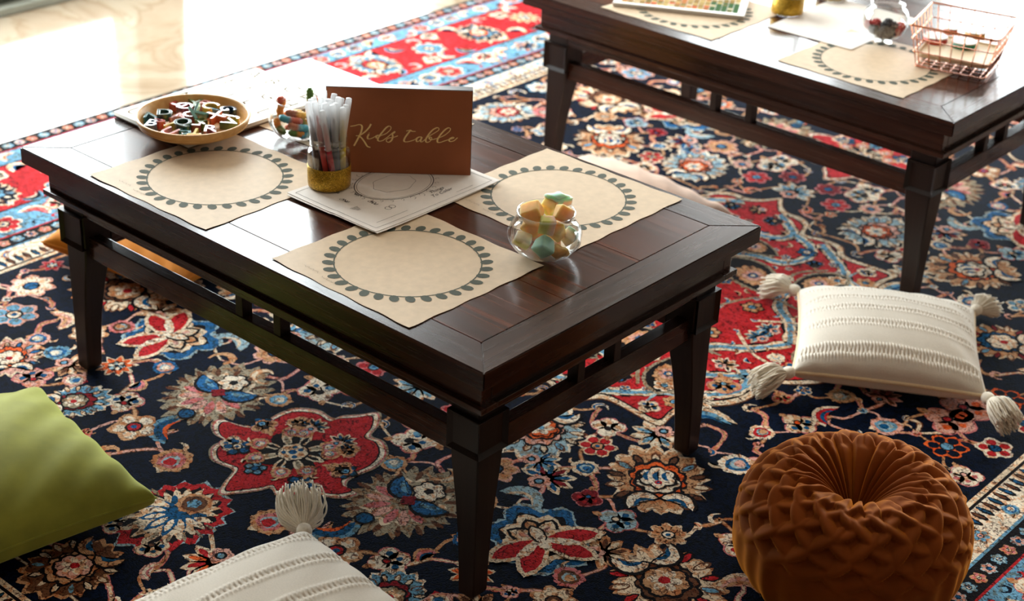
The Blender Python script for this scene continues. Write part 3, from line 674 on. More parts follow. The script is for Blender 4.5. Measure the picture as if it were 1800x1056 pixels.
# ------------------------------------------------------------------ tables
HX, HY, ZT = .5433, .3368, .4347
def make_table(loc, label):
    t = empty('coffee_table', loc, 0, label, 'table', 'matching low tables on the rug')
    z0 = ZT - .030; bw = .062; g = .00015
    a, b, c, d = (-HX, -HY), (HX, -HY), (HX, HY), (-HX, HY); i = bw
    ia, ib, ic, id_ = (-HX + i, -HY + i), (HX - i, -HY + i), (HX - i, HY - i), (-HX + i, HY - i)
    for P, m in (((a, b, ib, ia), M_WX), ((b, c, ic, ib), M_WY), ((c, d, id_, ic), M_WX), ((d, a, ia, id_), M_WY)):
        cx = sum(p[0] for p in P) / 4; cy = sum(p[1] for p in P) / 4
        prism('edge_board', P, z0, ZT, m, t, .0016)
    n = 3; w = (2 * HY - 2 * bw) / n
    for k in range(n):
        y0 = -HY + bw + k * w
        prism('top_plank', [(-HX + bw + g, y0 + g), (HX - bw - g, y0 + g), (HX - bw - g, y0 + w - g), (-HX + bw + g, y0 + w - g)], z0 + .003, ZT - .0002, M_WP, t, .0006)
    def ring(name, inset, th, za, zb, bev=.0015):
        ox, oy = HX - inset, HY - inset
        for s in (-1, 1):
            box(name, (0, s * (oy - th / 2), (za + zb) / 2), (2 * ox, th, zb - za), M_WX, t, 0, bev)
            box(name, (s * (ox - th / 2), 0, (za + zb) / 2), (th, 2 * oy - 2 * th, zb - za), M_WY, t, 0, bev)
    ring('apron_board', .031, .022, .354, z0)
    ring('moulding', .0225, .034, .346, .356)
    ring('lower_rail', .047, .022, .320, .348)
    for sx in (-1, 1):
        for sy in (-1, 1):
            # tapering leg, outer faces straight, inner faces drawn in with a slight curve
            prof = [(.348, .056), (.262, .056), (.225, .053), (.17, .0445), (.11, .0375), (.05, .0335), (.004, .032), (0, .029)]
            v = []; f = []
            for z, wd in prof:
                ex = HX - .0455 - (.002 if z == 0 else 0) - .006 * (1 - z / .348) * 0; ey = HY - .0455
                q = [(ex, ey), (ex - wd, ey), (ex - wd, ey - wd), (ex, ey - wd)]
                v += [(sx * x, sy * y, z) for x, y in q]
            for k in range(len(prof) - 1):
                for e in range(4): f.append((4 * k + e, 4 * k + (e + 1) % 4, 4 * k + 4 + (e + 1) % 4, 4 * k + 4 + e))
            f.append((0, 1, 2, 3)); f.append(tuple(4 * (len(prof) - 1) + e for e in (3, 2, 1, 0)))
            bm = bmesh.new(); vv = [bm.verts.new(p) for p in v]; [bm.faces.new([vv[i] for i in q]) for q in f]
            bmesh.ops.recalc_face_normals(bm, faces=bm.faces); bmesh.ops.bevel(bm, geom=[e for e in bm.edges if abs(e.verts[0].co.z - e.verts[1].co.z) > .004], offset=.002, segments=1, affect='EDGES')
            leg = bm_obj('leg', bm, M_WZ, t)
            # corner block with a sunk square on its faces
            bx, by, bs = HX - .0385, HY - .0385, .064
            bm = bmesh.new(); bm_box(bm, (sx * (bx - bs / 2), sy * (by - bs / 2), .287), (bs, bs, .064))
            bm.normal_update()
            fs = [q for q in bm.faces if abs(q.normal.z) < .5]
            bmesh.ops.inset_individual(bm, faces=fs, thickness=.010, depth=0)
            for q in fs: bmesh.ops.translate(bm, vec=-q.normal * .006, verts=q.verts)
            bm_obj('corner_block', bm, M_WZ, leg)
    zs0, zs1, th = .236, .277, .024
    sxp, syp = HX - .0455 - .040, HY - .0455 - .040
    ix, iy = HX - .0455 - .010, HY - .0455 - .010
    for s in (-1, 1):
        box('stretcher', (0, s * (iy - th / 2), (zs0 + zs1) / 2), (2 * sxp, th, zs1 - zs0), M_WX, t, 0, .0015)
        box('stretcher', (s * (ix - th / 2), 0, (zs0 + zs1) / 2), (th, 2 * syp, zs1 - zs0), M_WY, t, 0, .0015)
        for k in (-1, 1):
            box('baluster', (k * .046 + .006, s * (iy - .012), (zs1 + .322) / 2), (.017, .021, .322 - zs1 + .004), M_WZ, t, 0, .001)
            box('baluster', (s * (ix - .012), k * .045, (zs1 + .322) / 2), (.021, .017, .322 - zs1 + .004), M_WZ, t, 0, .001)
    return t
T2Y = 1.326
make_table((0, 0, 0), 'low dark wooden table carrying the brown sign, letter tray and sweet bowls')
make_table((0, T2Y, 0), 'low dark wooden table carrying the copper wire basket and picture board')

# ------------------------------------------------------------------ paper on the tables
M_KRAFT = plain('kraft_paper', (212, 188, 158), .58, .06, 60, .05, .32)
M_INK = plain('grey_green_ink', (70, 75, 61), .8, .15, 200)
M_PAPER = plain('white_paper', (238, 230, 222), .7, .02, 60, 0, .3)
M_FINE = plain('fine_black_ink', (52, 44, 42), .8, .1, 200)
M_FAINT = plain('faint_grey_ink', (150, 130, 112), .8, .1, 200)
def paper_grid(w, d, hf, th=.0005, n=24):
    xs = np.linspace(-w / 2, w / 2, n); ys = np.linspace(-d / 2, d / 2, n); v = []; f = []
    for s in (1, 0):
        for y in ys:
            for x in xs: v.append((x, y, hf(x, y) + s * th))
    o = n * n
    for j in range(n - 1):
        for i in range(n - 1):
            a = j * n + i; f.append((a, a + 1, a + n + 1, a + n)); f.append((o + a, o + a + n, o + a + n + 1, o + a + 1))
    bd = [i for i in range(n)] + [j * n + n - 1 for j in range(1, n)] + [(n - 1) * n + i for i in range(n - 2, -1, -1)] + [j * n for j in range(n - 2, 0, -1)]
    for k in range(len(bd)): a, b = bd[k], bd[(k + 1) % len(bd)]; f.append((a, o + a, o + b, b))
    return v, f
def ribbon(V, F, pts, w, hf, dz=.0004, closed=False):
    pts = np.asarray(pts, float); m = len(pts)
    tg = (np.roll(pts, -1, 0) - np.roll(pts, 1, 0)) if closed else np.gradient(pts, axis=0)
    nn = np.c_[-tg[:, 1], tg[:, 0]]; nn /= np.linalg.norm(nn, axis=1)[:, None] + 1e-12
    w = np.broadcast_to(np.asarray(w, float), (m,))
    o = len(V)
    for p, q, ww in zip(pts, nn, w):
        for s in (1, -1): x, y = p + q * s * ww / 2; V.append((x, y, hf(x, y) + dz))
    for k in range(m if closed else m - 1): a = o + 2 * k; b = o + 2 * ((k + 1) % m); F.append((a, a + 1, b + 1, b))
def disc(V, F, c, rx, ry, ang, hf, dz=.0004, n=12):
    o = len(V); ca, sa = math.cos(ang), math.sin(ang)
    for k in range(n):
        u, w = rx * math.cos(2 * PI * k / n), ry * math.sin(2 * PI * k / n); x, y = c[0] + u * ca - w * sa, c[1] + u * sa + w * ca
        V.append((x, y, hf(x, y) + dz))
    F.append(tuple(range(o, o + n)))
def placemat(cx, cy, z, w, d, rz, seed, label, n_leaf=32, lift=.0016, ring=.113):
    r = random.Random(seed); ph = [r.uniform(0, 6.28) for _ in range(4)]; am = [r.uniform(.3, 1) for _ in range(4)]
    def hf(x, y):
        u, v = 2 * x / w, 2 * y / d; e = 0
        for k, (sx, sy) in enumerate(((1, 1), (1, -1), (-1, 1), (-1, -1))):
            q = max(0, (u * sx + v * sy) / 2 - .35) / .65; e += am[k] * q * q
        e2 = (max(0, abs(u) - .8) / .2) ** 2 * (1 + math.sin(v * 5 + ph[0])) * .2 + (max(0, abs(v) - .8) / .2) ** 2 * (1 + math.sin(u * 5 + ph[1])) * .25
        return .0002 + lift * (e + .3 * e2)
    t = empty('placemat', (cx, cy, z), rz, label, 'placemat', 'kraft paper placemats')
    v, f = paper_grid(w, d, hf)
    # slightly uneven torn edge
    v = [(x + (.0012 * math.sin(y * 90 + ph[2]) if abs(abs(x) - w / 2) < 1e-6 else 0), y + (.0012 * math.sin(x * 80 + ph[3]) if abs(abs(y) - d / 2) < 1e-6 else 0), zz) for x, y, zz in v]
    mesh('sheet', v, f, M_KRAFT, t)
    V = []; F = []; th = np.arange(96) * 2 * PI / 96
    ribbon(V, F, np.c_[ring * np.cos(th), ring * np.sin(th)], .0022, lambda x, y: hf(x, y) + .0005, .0003, True)
    for k in range(n_leaf):
        a = 2 * PI * k / n_leaf; sw = .35
        disc(V, F, ((ring + .0080) * math.cos(a + .04), (ring + .0080) * math.sin(a + .04)), *(.0105, .0075), a + sw * (1 if math.cos(a) > 0 else -1), lambda x, y: hf(x, y) + .0005, .0003)
    mesh('printed_wreath', V, F, M_INK, t)
    V = []; F = []
    for k in range(2):
        x = np.linspace(0, .034, 26); y = .0028 * np.sin(x * 900 + k) * np.sin(x * 230 + k * 2) + .0006 * np.sin(x * 2200)
        ribbon(V, F, np.c_[x - .10 + .045 * k, y - d / 2 + .022 - .006 * k], .0005, lambda x, y: hf(x, y) + .0005, .0003)
    mesh('printed_handwriting', V, F, M_FAINT, t)
    return t
placemat(-.214, -.176, ZT, .298, .292, .01, 1, 'kraft paper placemat under the edge of the round letter tray')
placemat(.236, -.172, ZT, .300, .288, -.02, 2, 'kraft paper placemat lying between the marshmallow bowl and the table edge', lift=.0014)
placemat(.240, .182, ZT, .300, .288, -.01, 3, 'kraft paper placemat beside the right end of the brown sign', lift=.0014)
placemat(-.225, .172, ZT, .298, .290, .0, 4, 'kraft paper placemat lying at the back of the brown sign', lift=.0010)
placemat(-.200, T2Y - .150, ZT, .300, .290, .01, 5, 'kraft paper placemat under the white framed picture board', lift=.0010)
placemat(.262, T2Y - .150, ZT, .292, .290, .0, 6, 'kraft paper placemat with its corner under the copper wire basket', lift=.0010)

def text_mesh(txt, size, extrude=0.0, shear=0.0, bevel=0.0, res=3):
    cu = bpy.data.curves.new('t', 'FONT'); cu.body = txt; cu.size = size; cu.extrude = extrude; cu.shear = shear; cu.bevel_depth = bevel; cu.resolution_u = res
    cu.align_x = 'CENTER'; cu.align_y = 'CENTER'
    o = bpy.data.objects.new('t', cu); COL.objects.link(o)
    dg = bpy.context.evaluated_depsgraph_get(); dg.update()
    me = bpy.data.meshes.new_from_object(o.evaluated_get(dg), depsgraph=dg)
    bpy.data.objects.remove(o); bpy.data.curves.remove(cu); me.materials.clear(); return me

# two activity sheets, stacked
def sheet(cx, cy, z, rz, label, printed, cup):
    def hf(x, y): return .0002 + cup * ((2 * abs(x) / .21) ** 4 * .4 + (2 * abs(y) / .297) ** 4) * (.4 if x < 0 else 1)
    t = empty('activity_sheet', (cx, cy, z), rz, label, 'paper', 'activity sheets')
    v, f = paper_grid(.21, .292, hf, .0006); mesh('sheet', v, f, M_PAPER, t)
    if printed:
        h2 = lambda x, y: hf(x, y) + .0005
        V = []; F = []; th = np.arange(72) * 2 * PI / 72
        oc = np.array([-.012, .010])
        for rx, ry, w in ((.058, .074, .0016), (.054, .070, .0007)): ribbon(V, F, np.c_[oc[0] + rx * np.cos(th), oc[1] + ry * np.sin(th)], w, h2, .0003, True)
        ribbon(V, F, np.c_[oc[0] + (.030 + .002 * np.cos(5 * th)) * np.cos(th), oc[1] + (.040 + .002 * np.cos(7 * th)) * np.sin(th)], .0005, h2, .0003, True)
        for k in range(26):      # little curls round the oval
            a = 2 * PI * k / 26; c = oc + np.array([.0635 * math.cos(a), .0795 * math.sin(a)]); s = np.linspace(0, 4.6, 9)
            big = 1.7 if k % 13 in (0, 1, 12) else 1
            ribbon(V, F, np.c_[c[0] + big * (.0042 - .0006 * s) * np.cos(s + a), c[1] + big * (.0042 - .0006 * s) * np.sin(s + a)], .0006, h2)
        # border lines and ruled lines
        bx, by = .095, .136
        for P in (((-bx, -by), (bx, -by)), ((bx, -by), (bx, by)), ((bx, by), (-bx, by)), ((-bx, by), (-bx, -by)), ((.080, -.12), (.080, -.05)), ((.085, .06), (.085, .10))):
            ribbon(V, F, np.linspace(P[0], P[1], 12), .0006, h2)
        # little drawings in a row: sprig, hearts, rings, flower, arrows, basket
        for k, (x, y) in enumerate(((-.055, -.085), (-.018, -.098), (.020, -.108), (.020, -.070), (.052, -.062), (-.020, -.066))):
            s = np.linspace(0, 2 * PI, 14)
            if k == 4:
                for dx in (-.004, .004): ribbon(V, F, np.c_[x + .0055 * np.cos(s), y + dx * 1.1 + .0055 * np.sin(s)], .0008, h2, .0003, True)
            elif k == 2:
                for q in range(5): ribbon(V, F, np.array([(x - .008 + .003 * q, y - .006 + q * .001), (x - .006 + .003 * q, y + .009 - q * .001)]), .0008, h2)
            else:
                for q in range(4): ribbon(V, F, np.c_[x + (q - 1.5) * .0045 + .003 * np.cos(s * 1.2 + q), y + .0035 * np.sin(s * (1 + q % 2) + k)], .0008, h2)
        mesh('printed_frame', V, F, M_FINE, t)
        me = text_mesh('Things\nTo Color', .0125, shear=.45, res=2)
        o = link('printed_title', me, M_FINE, t); o.rotation_euler = (0, 0, PI / 2); o.location = (.063, .040, .0014)
    return t
sheet(.032, .003, ZT + .0026, .012, 'white activity sheet, the lower one of the pair under the marker jar', False, .0022)
sheet(.030, .006, ZT + .0038, -.006, 'white activity sheet printed with a drawn oval wreath, under the marker jar', True, .0020)
sheet(.08, T2Y + .02, ZT + .0004, .02, 'white activity sheet lying between the two jars and the berry bowl', False, .0012)

# ------------------------------------------------------------------ sign
M_SIGN = plain('brown_stained_board', (156, 90, 56), .6, .14, 9, .05, .3)
M_SIGNEDGE = plain('dark_board_edge', (40, 26, 20), .3, .1, 30)
M_GOLD = plain('gold_lettering', (255, 216, 150), .45, .08, 60, 0, .5, .1)
sl, sr = np.array([-.096, -.031]), np.array([.085, .133]); sd = (sr - sl); SW = float(np.linalg.norm(sd)); sd /= SW; SH = .1535; ST = .020
sn = np.array([sd[1], -sd[0]])           # towards the viewer
sg = empty('table_sign', ((sl[0] + sr[0]) / 2, (sl[1] + sr[1]) / 2, ZT + .0044), math.atan2(sd[1], sd[0]), 'upright brown board sign lettered Kids table in gold script', 'sign')
box('board', (0, ST / 2, SH / 2), (SW, ST, SH), M_SIGNEDGE, sg, 0, .0012)
box('face_panel', (0, -.0004, SH / 2), (SW - .002, .0014, SH - .002), M_SIGN, sg)
SO = np.array([sl[0], sl[1], ZT + .0044])
def on_sign(x, y):
    px, py = 600 + x * .12222, 205 + y * .12222
    r = RM @ np.array([(px - 900) / FPX, (py - 528) / FPX, 1.0]); n3 = np.array([sn[0], sn[1], 0])
    p = CAM + r * (((SO - CAM) @ n3) / (r @ n3)); return ((p - SO) @ np.array([sd[0], sd[1], 0]) - SW / 2, p[2] - SO[2])
ST_ = [[(130, 135), (200, 122), (260, 108), (295, 125), (298, 165), (280, 230), (240, 310), (182, 415)], [(428, 100), (400, 150), (350, 205), (290, 250), (250, 268), (210, 268)], [(255, 268), (300, 310), (340, 365), (375, 420), (420, 437)],
       [(398, 245), (378, 285), (385, 312), (420, 312), (470, 290), (510, 262)], [(398, 232), (408, 228)],
       [(556, 264), (525, 262), (502, 285), (510, 302), (540, 290), (565, 268), (640, 240), (700, 190), (716, 150), (690, 130), (650, 150), (600, 205), (550, 270), (525, 320), (540, 345), (590, 340), (650, 300), (700, 260), (740, 225), (768, 208), (755, 230), (735, 242), (740, 280), (725, 330), (690, 360), (655, 355), (650, 325), (690, 300), (750, 292), (815, 270)],
       [(1000, 185), (960, 235), (920, 290), (902, 335), (915, 355), (960, 355), (1030, 335), (1082, 310)], [(935, 200), (990, 190), (1020, 205), (1070, 207)],
       [(1156, 285), (1112, 290), (1082, 315), (1085, 350), (1110, 350), (1148, 315), (1160, 288), (1140, 340), (1155, 358), (1190, 335), (1240, 290), (1330, 235), (1398, 190), (1400, 160), (1370, 155), (1310, 190), (1250, 260), (1215, 325), (1225, 362), (1265, 355), (1300, 315), (1290, 290), (1262, 300), (1290, 325), (1350, 315), (1405, 298)],
       [(1400, 300), (1480, 265), (1550, 210), (1570, 170), (1540, 155), (1490, 185), (1430, 250), (1385, 320), (1385, 360), (1420, 365), (1480, 345), (1550, 322), (1600, 310), (1622, 296), (1600, 292), (1565, 310), (1550, 335), (1570, 352), (1620, 340), (1672, 297)]]
V = []; F = []
for s in ST_:
    p = spline([on_sign(*q) for q in s], 6); tg = np.gradient(p, axis=0); dn = -tg[:, 1] / (np.linalg.norm(tg, axis=1) + 1e-9)
    w = .0014 + .0016 * np.clip(dn, 0, 1); VV = []; FF = []
    ribbon(VV, FF, p, w, lambda x, y: 0, 0); o = len(V); V += [(x, -.0016, y) for x, y, _ in VV]; F += [tuple(i + o for i in q)[::-1] for q in FF]
mesh('gold_lettering', V, F, M_GOLD, sg)

# ------------------------------------------------------------------ tray, letters, puzzle board
M_BAMBOO = wood('pale_tray_wood', 'x', (206, 150, 86), (232, 188, 126), .35, bmp=.1)
M_BOARD = plain('white_painted_wood', (236, 228, 214), .35, .03, 30)
M_BEDGE = plain('plywood_with_hole_shade', (110, 84, 58), .6, .1, 60)  # board base, its brown darkened to give the letter holes painted shade
BZ = ZT + .0015
pb = empty('puzzle_board', (-.440, .032, BZ), 0, 'white wooden alphabet puzzle board with cut-out letter holes, under the tray', 'puzzle board')
box('base', (0, 0, .0015), (.21, .336, .003), M_BEDGE, pb)
def holed_plate():
    cu = bpy.data.curves.new('plate', 'CURVE'); cu.dimensions = '2D'; cu.fill_mode = 'BOTH'; cu.extrude = .0035
    def loop(P):
        sp = cu.splines.new('POLY'); sp.points.add(len(P) - 1)
        for q, p in zip(sp.points, P): q.co = (p[0], p[1], 0, 1)
        sp.use_cyclic_u = True
    loop([(-.105, -.168), (.105, -.168), (.105, .168), (-.105, .168)])
    L = 'ABCDEFGHIJKLMNOPQRSTUVWX'; k = 0
    for r in range(6):
        for c in range(4):
            me = text_mesh(L[k], .046, res=2); k += 1
            ox, oy = -.079 + c * .0527, .140 - r * .056
            bm = bmesh.new(); bm.from_mesh(me); bpy.data.meshes.remove(me)
            bmesh.ops.remove_doubles(bm, verts=bm.verts, dist=1e-5)
            be = [e for e in bm.edges if len(e.link_faces) == 1]; adj = {}
            for e in be:
                for p, q in ((e.verts[0], e.verts[1]), (e.verts[1], e.verts[0])): adj.setdefault(p.index, []).append(q)
            bm.verts.ensure_lookup_table(); seen = set()
            for s in list(adj):
                if s in seen: continue
                P = []; cur = bm.verts[s]
                while cur is not None and cur.index not in seen:
                    seen.add(cur.index); P.append((cur.co.x + ox, cur.co.y + oy)); cur = next((q for q in adj[cur.index] if q.index not in seen), None)
                if len(P) > 2: loop(P)
            bm.free()
    o = bpy.data.objects.new('plate', cu); COL.objects.link(o); dg = bpy.context.evaluated_depsgraph_get(); dg.update()
    me = bpy.data.meshes.new_from_object(o.evaluated_get(dg), depsgraph=dg); bpy.data.objects.remove(o); bpy.data.curves.remove(cu); me.materials.clear(); return me
o = link('letter_plate', holed_plate(), M_BOARD, pb); o.location = (0, 0, .0065)
TC = at(340, 205, ZT + .038); TZ = BZ + .0100
tr = empty('round_tray', (TC[0], TC[1], TZ), 0, 'round shallow wooden tray full of coloured toy letters', 'tray')
lathe('bowl', [(0, 0), (.058, 0), (.072, .003), (.090, .012), (.098, .022), (.1005, .029), (.0995, .0315), (.0965, .0315), (.0945, .028), (.090, .015), (.084, .0085), (.070, .0065), (0, .006)], M_BAMBOO, tr, 72)
lathe('turned_groove', [(.0935, .0148), (.0955, .0158), (.0962, .0175), (.0958, .019)], M_BAMBOO, tr, 72)
cols = dict(teal=(46, 118, 122), dark_green=(40, 78, 66), navy_blue=(40, 70, 96), red=(196, 74, 66), yellow=(222, 184, 70), pink=(222, 150, 146), plum=(122, 66, 84), green=(96, 122, 68), orange=(222, 102, 60), brick=(160, 84, 70), sky_blue=(96, 152, 178), mint=(92, 158, 146))
LM = {k: plain(k + '_letter_paint', v, .2, .08, 40, 0, .6, coat=1) for k, v in cols.items()}
LET = [('N', 'teal', 261, 203, 0, 0), ('D', 'dark_green', 289, 198, 1, 10), ('B', 'navy_blue', 264, 217, 0, -8), ('S', 'red', 281, 211, 0, 20), ('I', 'yellow', 299, 218, 0, -35), ('Q', 'dark_green', 321, 215, 1, 0), ('U', 'pink', 297, 231, 0, -30), ('S', 'teal', 325, 231, 0, 40), ('T', 'yellow', 344, 231, 0, 180),
       ('R', 'plum', 369, 227, 0, 5), ('V', 'green', 407, 215, 0, 60), ('X', 'orange', 380, 203, 1, 25), ('G', 'navy_blue', 399, 191, 0, -70), ('K', 'mint', 348, 194, 2, 30), ('O', 'plum', 324, 187, 0, 0), ('E', 'red', 310, 180, 0, 60), ('Y', 'green', 343, 179, 0, 5), ('C', 'yellow', 368, 186, 1, -40), ('N', 'sky_blue', 375, 192, 0, 30), ('A', 'pink', 314, 204, 0, 0), ('C', 'brick', 334, 202, 0, 20), ('F', 'green', 357, 214, 0, 40), ('J', 'yellow', 404, 204, 0, 70), ('P', 'pink', 357, 181, 0, -20), ('L', 'brick', 340, 218, 0, 90)]
lr = random.Random(3)
for k, (ch, cn, px, py, lv, rot) in enumerate(LET):
    me = text_mesh(ch, .041, .0066, bevel=.0007); zc = TZ + .0076 + .0090 + lv * .0055
    p = at(px, py, zc + .006)
    d = np.array([p[0] - TC[0], p[1] - TC[1]]); rr = np.linalg.norm(d)
    if rr > .074: d *= .074 / rr
    o = link('toy_letter', me, LM[cn]); o.location = (TC[0] + d[0], TC[1] + d[1], zc)
    o.rotation_euler = ((.5 if lv == 2 else lr.uniform(-.06, .06)), lr.uniform(-.06, .06) - (.35 if lv == 2 else 0), math.radians(40 + rot))
    tag(o, '%s toy letter %s lying in the round wooden tray' % (cn.replace('_', ' '), ch), 'toy letter', 'toy letters in the round tray')

# ------------------------------------------------------------------ glass bowls, jars and what is in them
def glass_vessel(name, prof, th, loc, label, cat='bowl', group=None, flutes=0, rz=0):
    t = empty(name, loc, rz, label, cat, group)
    inner = [(max(0, r - th), z + (th if k == 0 or r < 1e-6 or z < 1e-6 else 0)) for k, (r, z) in enumerate(prof)][::-1]
    P = prof + [((prof[-1][0] - th / 2), prof[-1][1] + th * .6)] + inner
    n = 72; v = []; f = []; m = len(P)
    for i in range(n):
        a = 2 * PI * i / n
        for r, z in P:
            q = r * (1 + (.022 * math.cos(flutes * (a + z * 14)) if flutes and .01 < z < prof[-1][1] * .8 else 0)); v.append((q * math.cos(a), q * math.sin(a), z))
    for i in range(n):
        j = (i + 1) % n
        for k in range(m - 1): f.append((i * m + k, j * m + k, j * m + k + 1, i * m + k + 1))
    mesh('glass_body', v, f, M_GLASS, t, True)
    rim = prof[-1]; th_ = np.arange(49) * 2 * PI / 48
    tubes('rim', [np.c_[(rim[0] - th * .4) * np.cos(th_), (rim[0] - th * .4) * np.sin(th_), np.full(49, rim[1])]], [th * .62], M_GLASS, t, 8)
    return t
def smooth_prof(P, n=4): return [tuple(q) for q in spline(P, n)]
def vcol(o, cols):
    a = o.data.attributes.new('col', 'FLOAT_COLOR', 'POINT'); a.data.foreach_set('color', np.array([(*c, 1) for c in cols], dtype=np.float32).ravel())
M_MARSH = attr_mat('marshmallow', .8, .1, False, sub=.85, spec=.2)
M_GUMMY = attr_mat('sugared_gummy', .35, .15, False, sub=.35, spec=.5)
bc = at(958, 415, ZT + .034)
MBZ = ZT + .004
glass_vessel('marshmallow_bowl', [(0, 0)] + smooth_prof([(.028, 0), (.044, .008), (.0555, .024), (.0572, .036), (.051, .052), (.0435, .062), (.0432, .067), (.0455, .072)]), .0022, (bc[0], bc[1], MBZ), 'round clear glass bowl heaped with pastel marshmallows', flutes=9)
pastel = dict(peach=(246, 200, 138), pink=(246, 206, 190), lime=(214, 216, 136), aqua=(178, 222, 208), cream=(248, 236, 214), yellow=(246, 222, 156))
def marshmallow(loc, s, rot, c1, c2, axis, kind='cube'):
    bm = bmesh.new()
    if kind == 'cube': bmesh.ops.create_cube(bm, size=1); bmesh.ops.scale(bm, vec=s, verts=bm.verts); bmesh.ops.bevel(bm, geom=list(bm.edges), offset=min(s) * .2, segments=3, affect='EDGES', profile=.6)
    else:          # bone shaped
        P = []
        for k in range(32):
            a = 2 * PI * k / 32; r = .5 + .09 * math.cos(4 * a) + .07 * math.cos(2 * a) ; P.append((s[0] * r * math.cos(a), s[1] * r * math.sin(a)))
        vs = [bm.verts.new((x, y, -s[2] / 2)) for x, y in P]; fc = bm.faces.new(vs); r_ = bmesh.ops.extrude_face_region(bm, geom=[fc]); bmesh.ops.translate(bm, vec=(0, 0, s[2]), verts=[e for e in r_['geom'] if isinstance(e, bmesh.types.BMVert)])
        bmesh.ops.recalc_face_normals(bm, faces=bm.faces); bmesh.ops.bevel(bm, geom=[e for e in bm.edges if abs(e.verts[0].co.z - e.verts[1].co.z) < 1e-5], offset=s[2] * .2, segments=2, affect='EDGES')
    bmesh.ops.subdivide_edges(bm, edges=bm.edges[:], cuts=1, use_grid_fill=True)
    # gentle twist and slump, as pressed marshmallows have
    for v in bm.verts:
        a = v.co.z / s[2] * .35; v.co.x, v.co.y = v.co.x * math.cos(a) - v.co.y * math.sin(a), v.co.x * math.sin(a) + v.co.y * math.cos(a)
        v.co *= 1 + .03 * math.sin(v.co.x * 260 + v.co.y * 190)
    o = bm_obj('marshmallow', bm, M_MARSH, None, True); o.location = loc; o.rotation_euler = rot
    A, B = lin(pastel[c1]), lin(pastel[c2])
    vcol(o, [A if v.co[axis] + .003 * math.sin(v.co[(axis + 1) % 3] * 300) < .08 * s[axis] else B for v in o.data.vertices])
    o['group'] = 'marshmallows in the glass bowl'; o['category'] = 'marshmallow'
    return o
b0 = np.array([bc[0], bc[1], MBZ]); ux = np.array([.763, .646, 0]); uy = np.array([-.646, .763, 0])   # to the viewer's right / away
def B3(r, a, z): return tuple(b0 + ux * r + uy * a + np.array([0, 0, z]))
MS = [((-.002, -.036, .030), (.026, .026, .026), (.5, .75, .9), 'aqua', 'aqua', 0, 'cube', 'aqua marshmallow cube pressed against the side of the glass bowl'),
      ((-.034, -.016, .030), (.026, .022, .017), (.2, .3, .5), 'lime', 'cream', 2, 'cube', 'lime and cream marshmallow low at the side of the glass bowl'),
      ((.020, -.030, .019), (.030, .022, .014), (.9, -.2, .3), 'peach', 'peach', 0, 'bone', 'peach bone-shaped marshmallow at the bottom of the glass bowl'),
      ((.037, .004, .030), (.022, .022, .022), (.4, .6, .2), 'cream', 'aqua', 1, 'cube', 'cream and aqua marshmallow in the middle of the glass bowl'),
      ((-.012, .028, .024), (.026, .026, .026), (.1, .4, .8), 'pink', 'peach', 0, 'cube', 'pink and peach marshmallow low inside the bowl heap'),
      ((.010, .002, .016), (.026, .024, .020), (.3, .1, .2), 'yellow', 'pink', 0, 'cube', 'yellow and pink marshmallow under the heap in the bowl'),
      ((-.020, .006, .046), (.028, .026, .026), (.2, .5, .7), 'peach', 'peach', 1, 'cube', 'plain peach marshmallow just below the rim under the large peach block'),
      ((.016, -.008, .044), (.026, .022, .024), (.6, .2, .1), 'peach', 'yellow', 0, 'cube', 'peach and yellow marshmallow wedged below the bowl rim'),
      ((.002, -.024, .060), (.024, .019, .026), (.1, .12, .70), 'lime', 'pink', 0, 'cube', 'lime and pink marshmallow at the bowl rim'),
      ((-.022, -.006, .073), (.031, .026, .026), (.42, -.35, .45), 'peach', 'peach', 0, 'cube', 'large peach marshmallow block on top of the heap'),
      ((.026, -.008, .073), (.026, .022, .023), (-.5, .5, .9), 'peach', 'pink', 0, 'cube', 'peach and pink marshmallow tilted on top of the heap'),
      ((.005, .020, .072), (.022, .022, .026), (.5, .3, .2), 'lime', 'yellow', 2, 'cube', 'lime and yellow marshmallow wedged beside the large peach block'),
      ((.018, .022, .084), (.034, .022, .016), (.3, .1, .6), 'pink', 'aqua', 2, 'bone', 'aqua and pink bone-shaped marshmallow topping the heap')]
for p, s, r, c1, c2, ax, kd, lb in MS:
    o = marshmallow(B3(*p), tuple(q * (1.0) for q in s), (r[0], r[1], r[2]), c1, c2, ax, kd); o['label'] = lb
# gummy worm bowl
gc = at(524, 209, ZT + .034)
GZ = ZT + .0030
glass_vessel('sweet_bowl', [(0, 0)] + smooth_prof([(.026, 0), (.040, .006), (.0505, .022), (.0525, .034), (.048, .050), (.0405, .060), (.0395, .064), (.042, .068)]), .0020, (gc[0], gc[1], GZ), 'round clear glass bowl of gummy worms beside the round tray')
wc = dict(orange=(236, 150, 50), green=(96, 136, 60), blue=(70, 168, 190), yellow=(238, 196, 90), red=(206, 96, 70), brown=(176, 102, 70))
def worm(pts, ca, cb, label, r=.0064):
    p = spline(pts, 7); m = len(p); s = np.linspace(0, 1, m); rad = r * (1 + .10 * np.sin(np.arange(m) * 2.1)) * np.clip(np.minimum(s, 1 - s) * 9, .35, 1) ** .5
    v, f = tube_data(p, rad, 10); o = mesh('gummy_worm', v, f, M_GUMMY, None, True)
    A, B = np.array(lin(wc[ca])), np.array(lin(wc[cb])); k = np.clip((s - .42) / .16, 0, 1)
    vcol(o, [tuple(A * (1 - q) + B * q) for q in k for _ in range(10)])
    tag(o, label, 'gummy worm', 'gummy worms in the glass bowl')
g0 = np.array([gc[0], gc[1], GZ])
def G3(r, a, z): return g0 + ux * r + uy * a + np.array([0, 0, z])
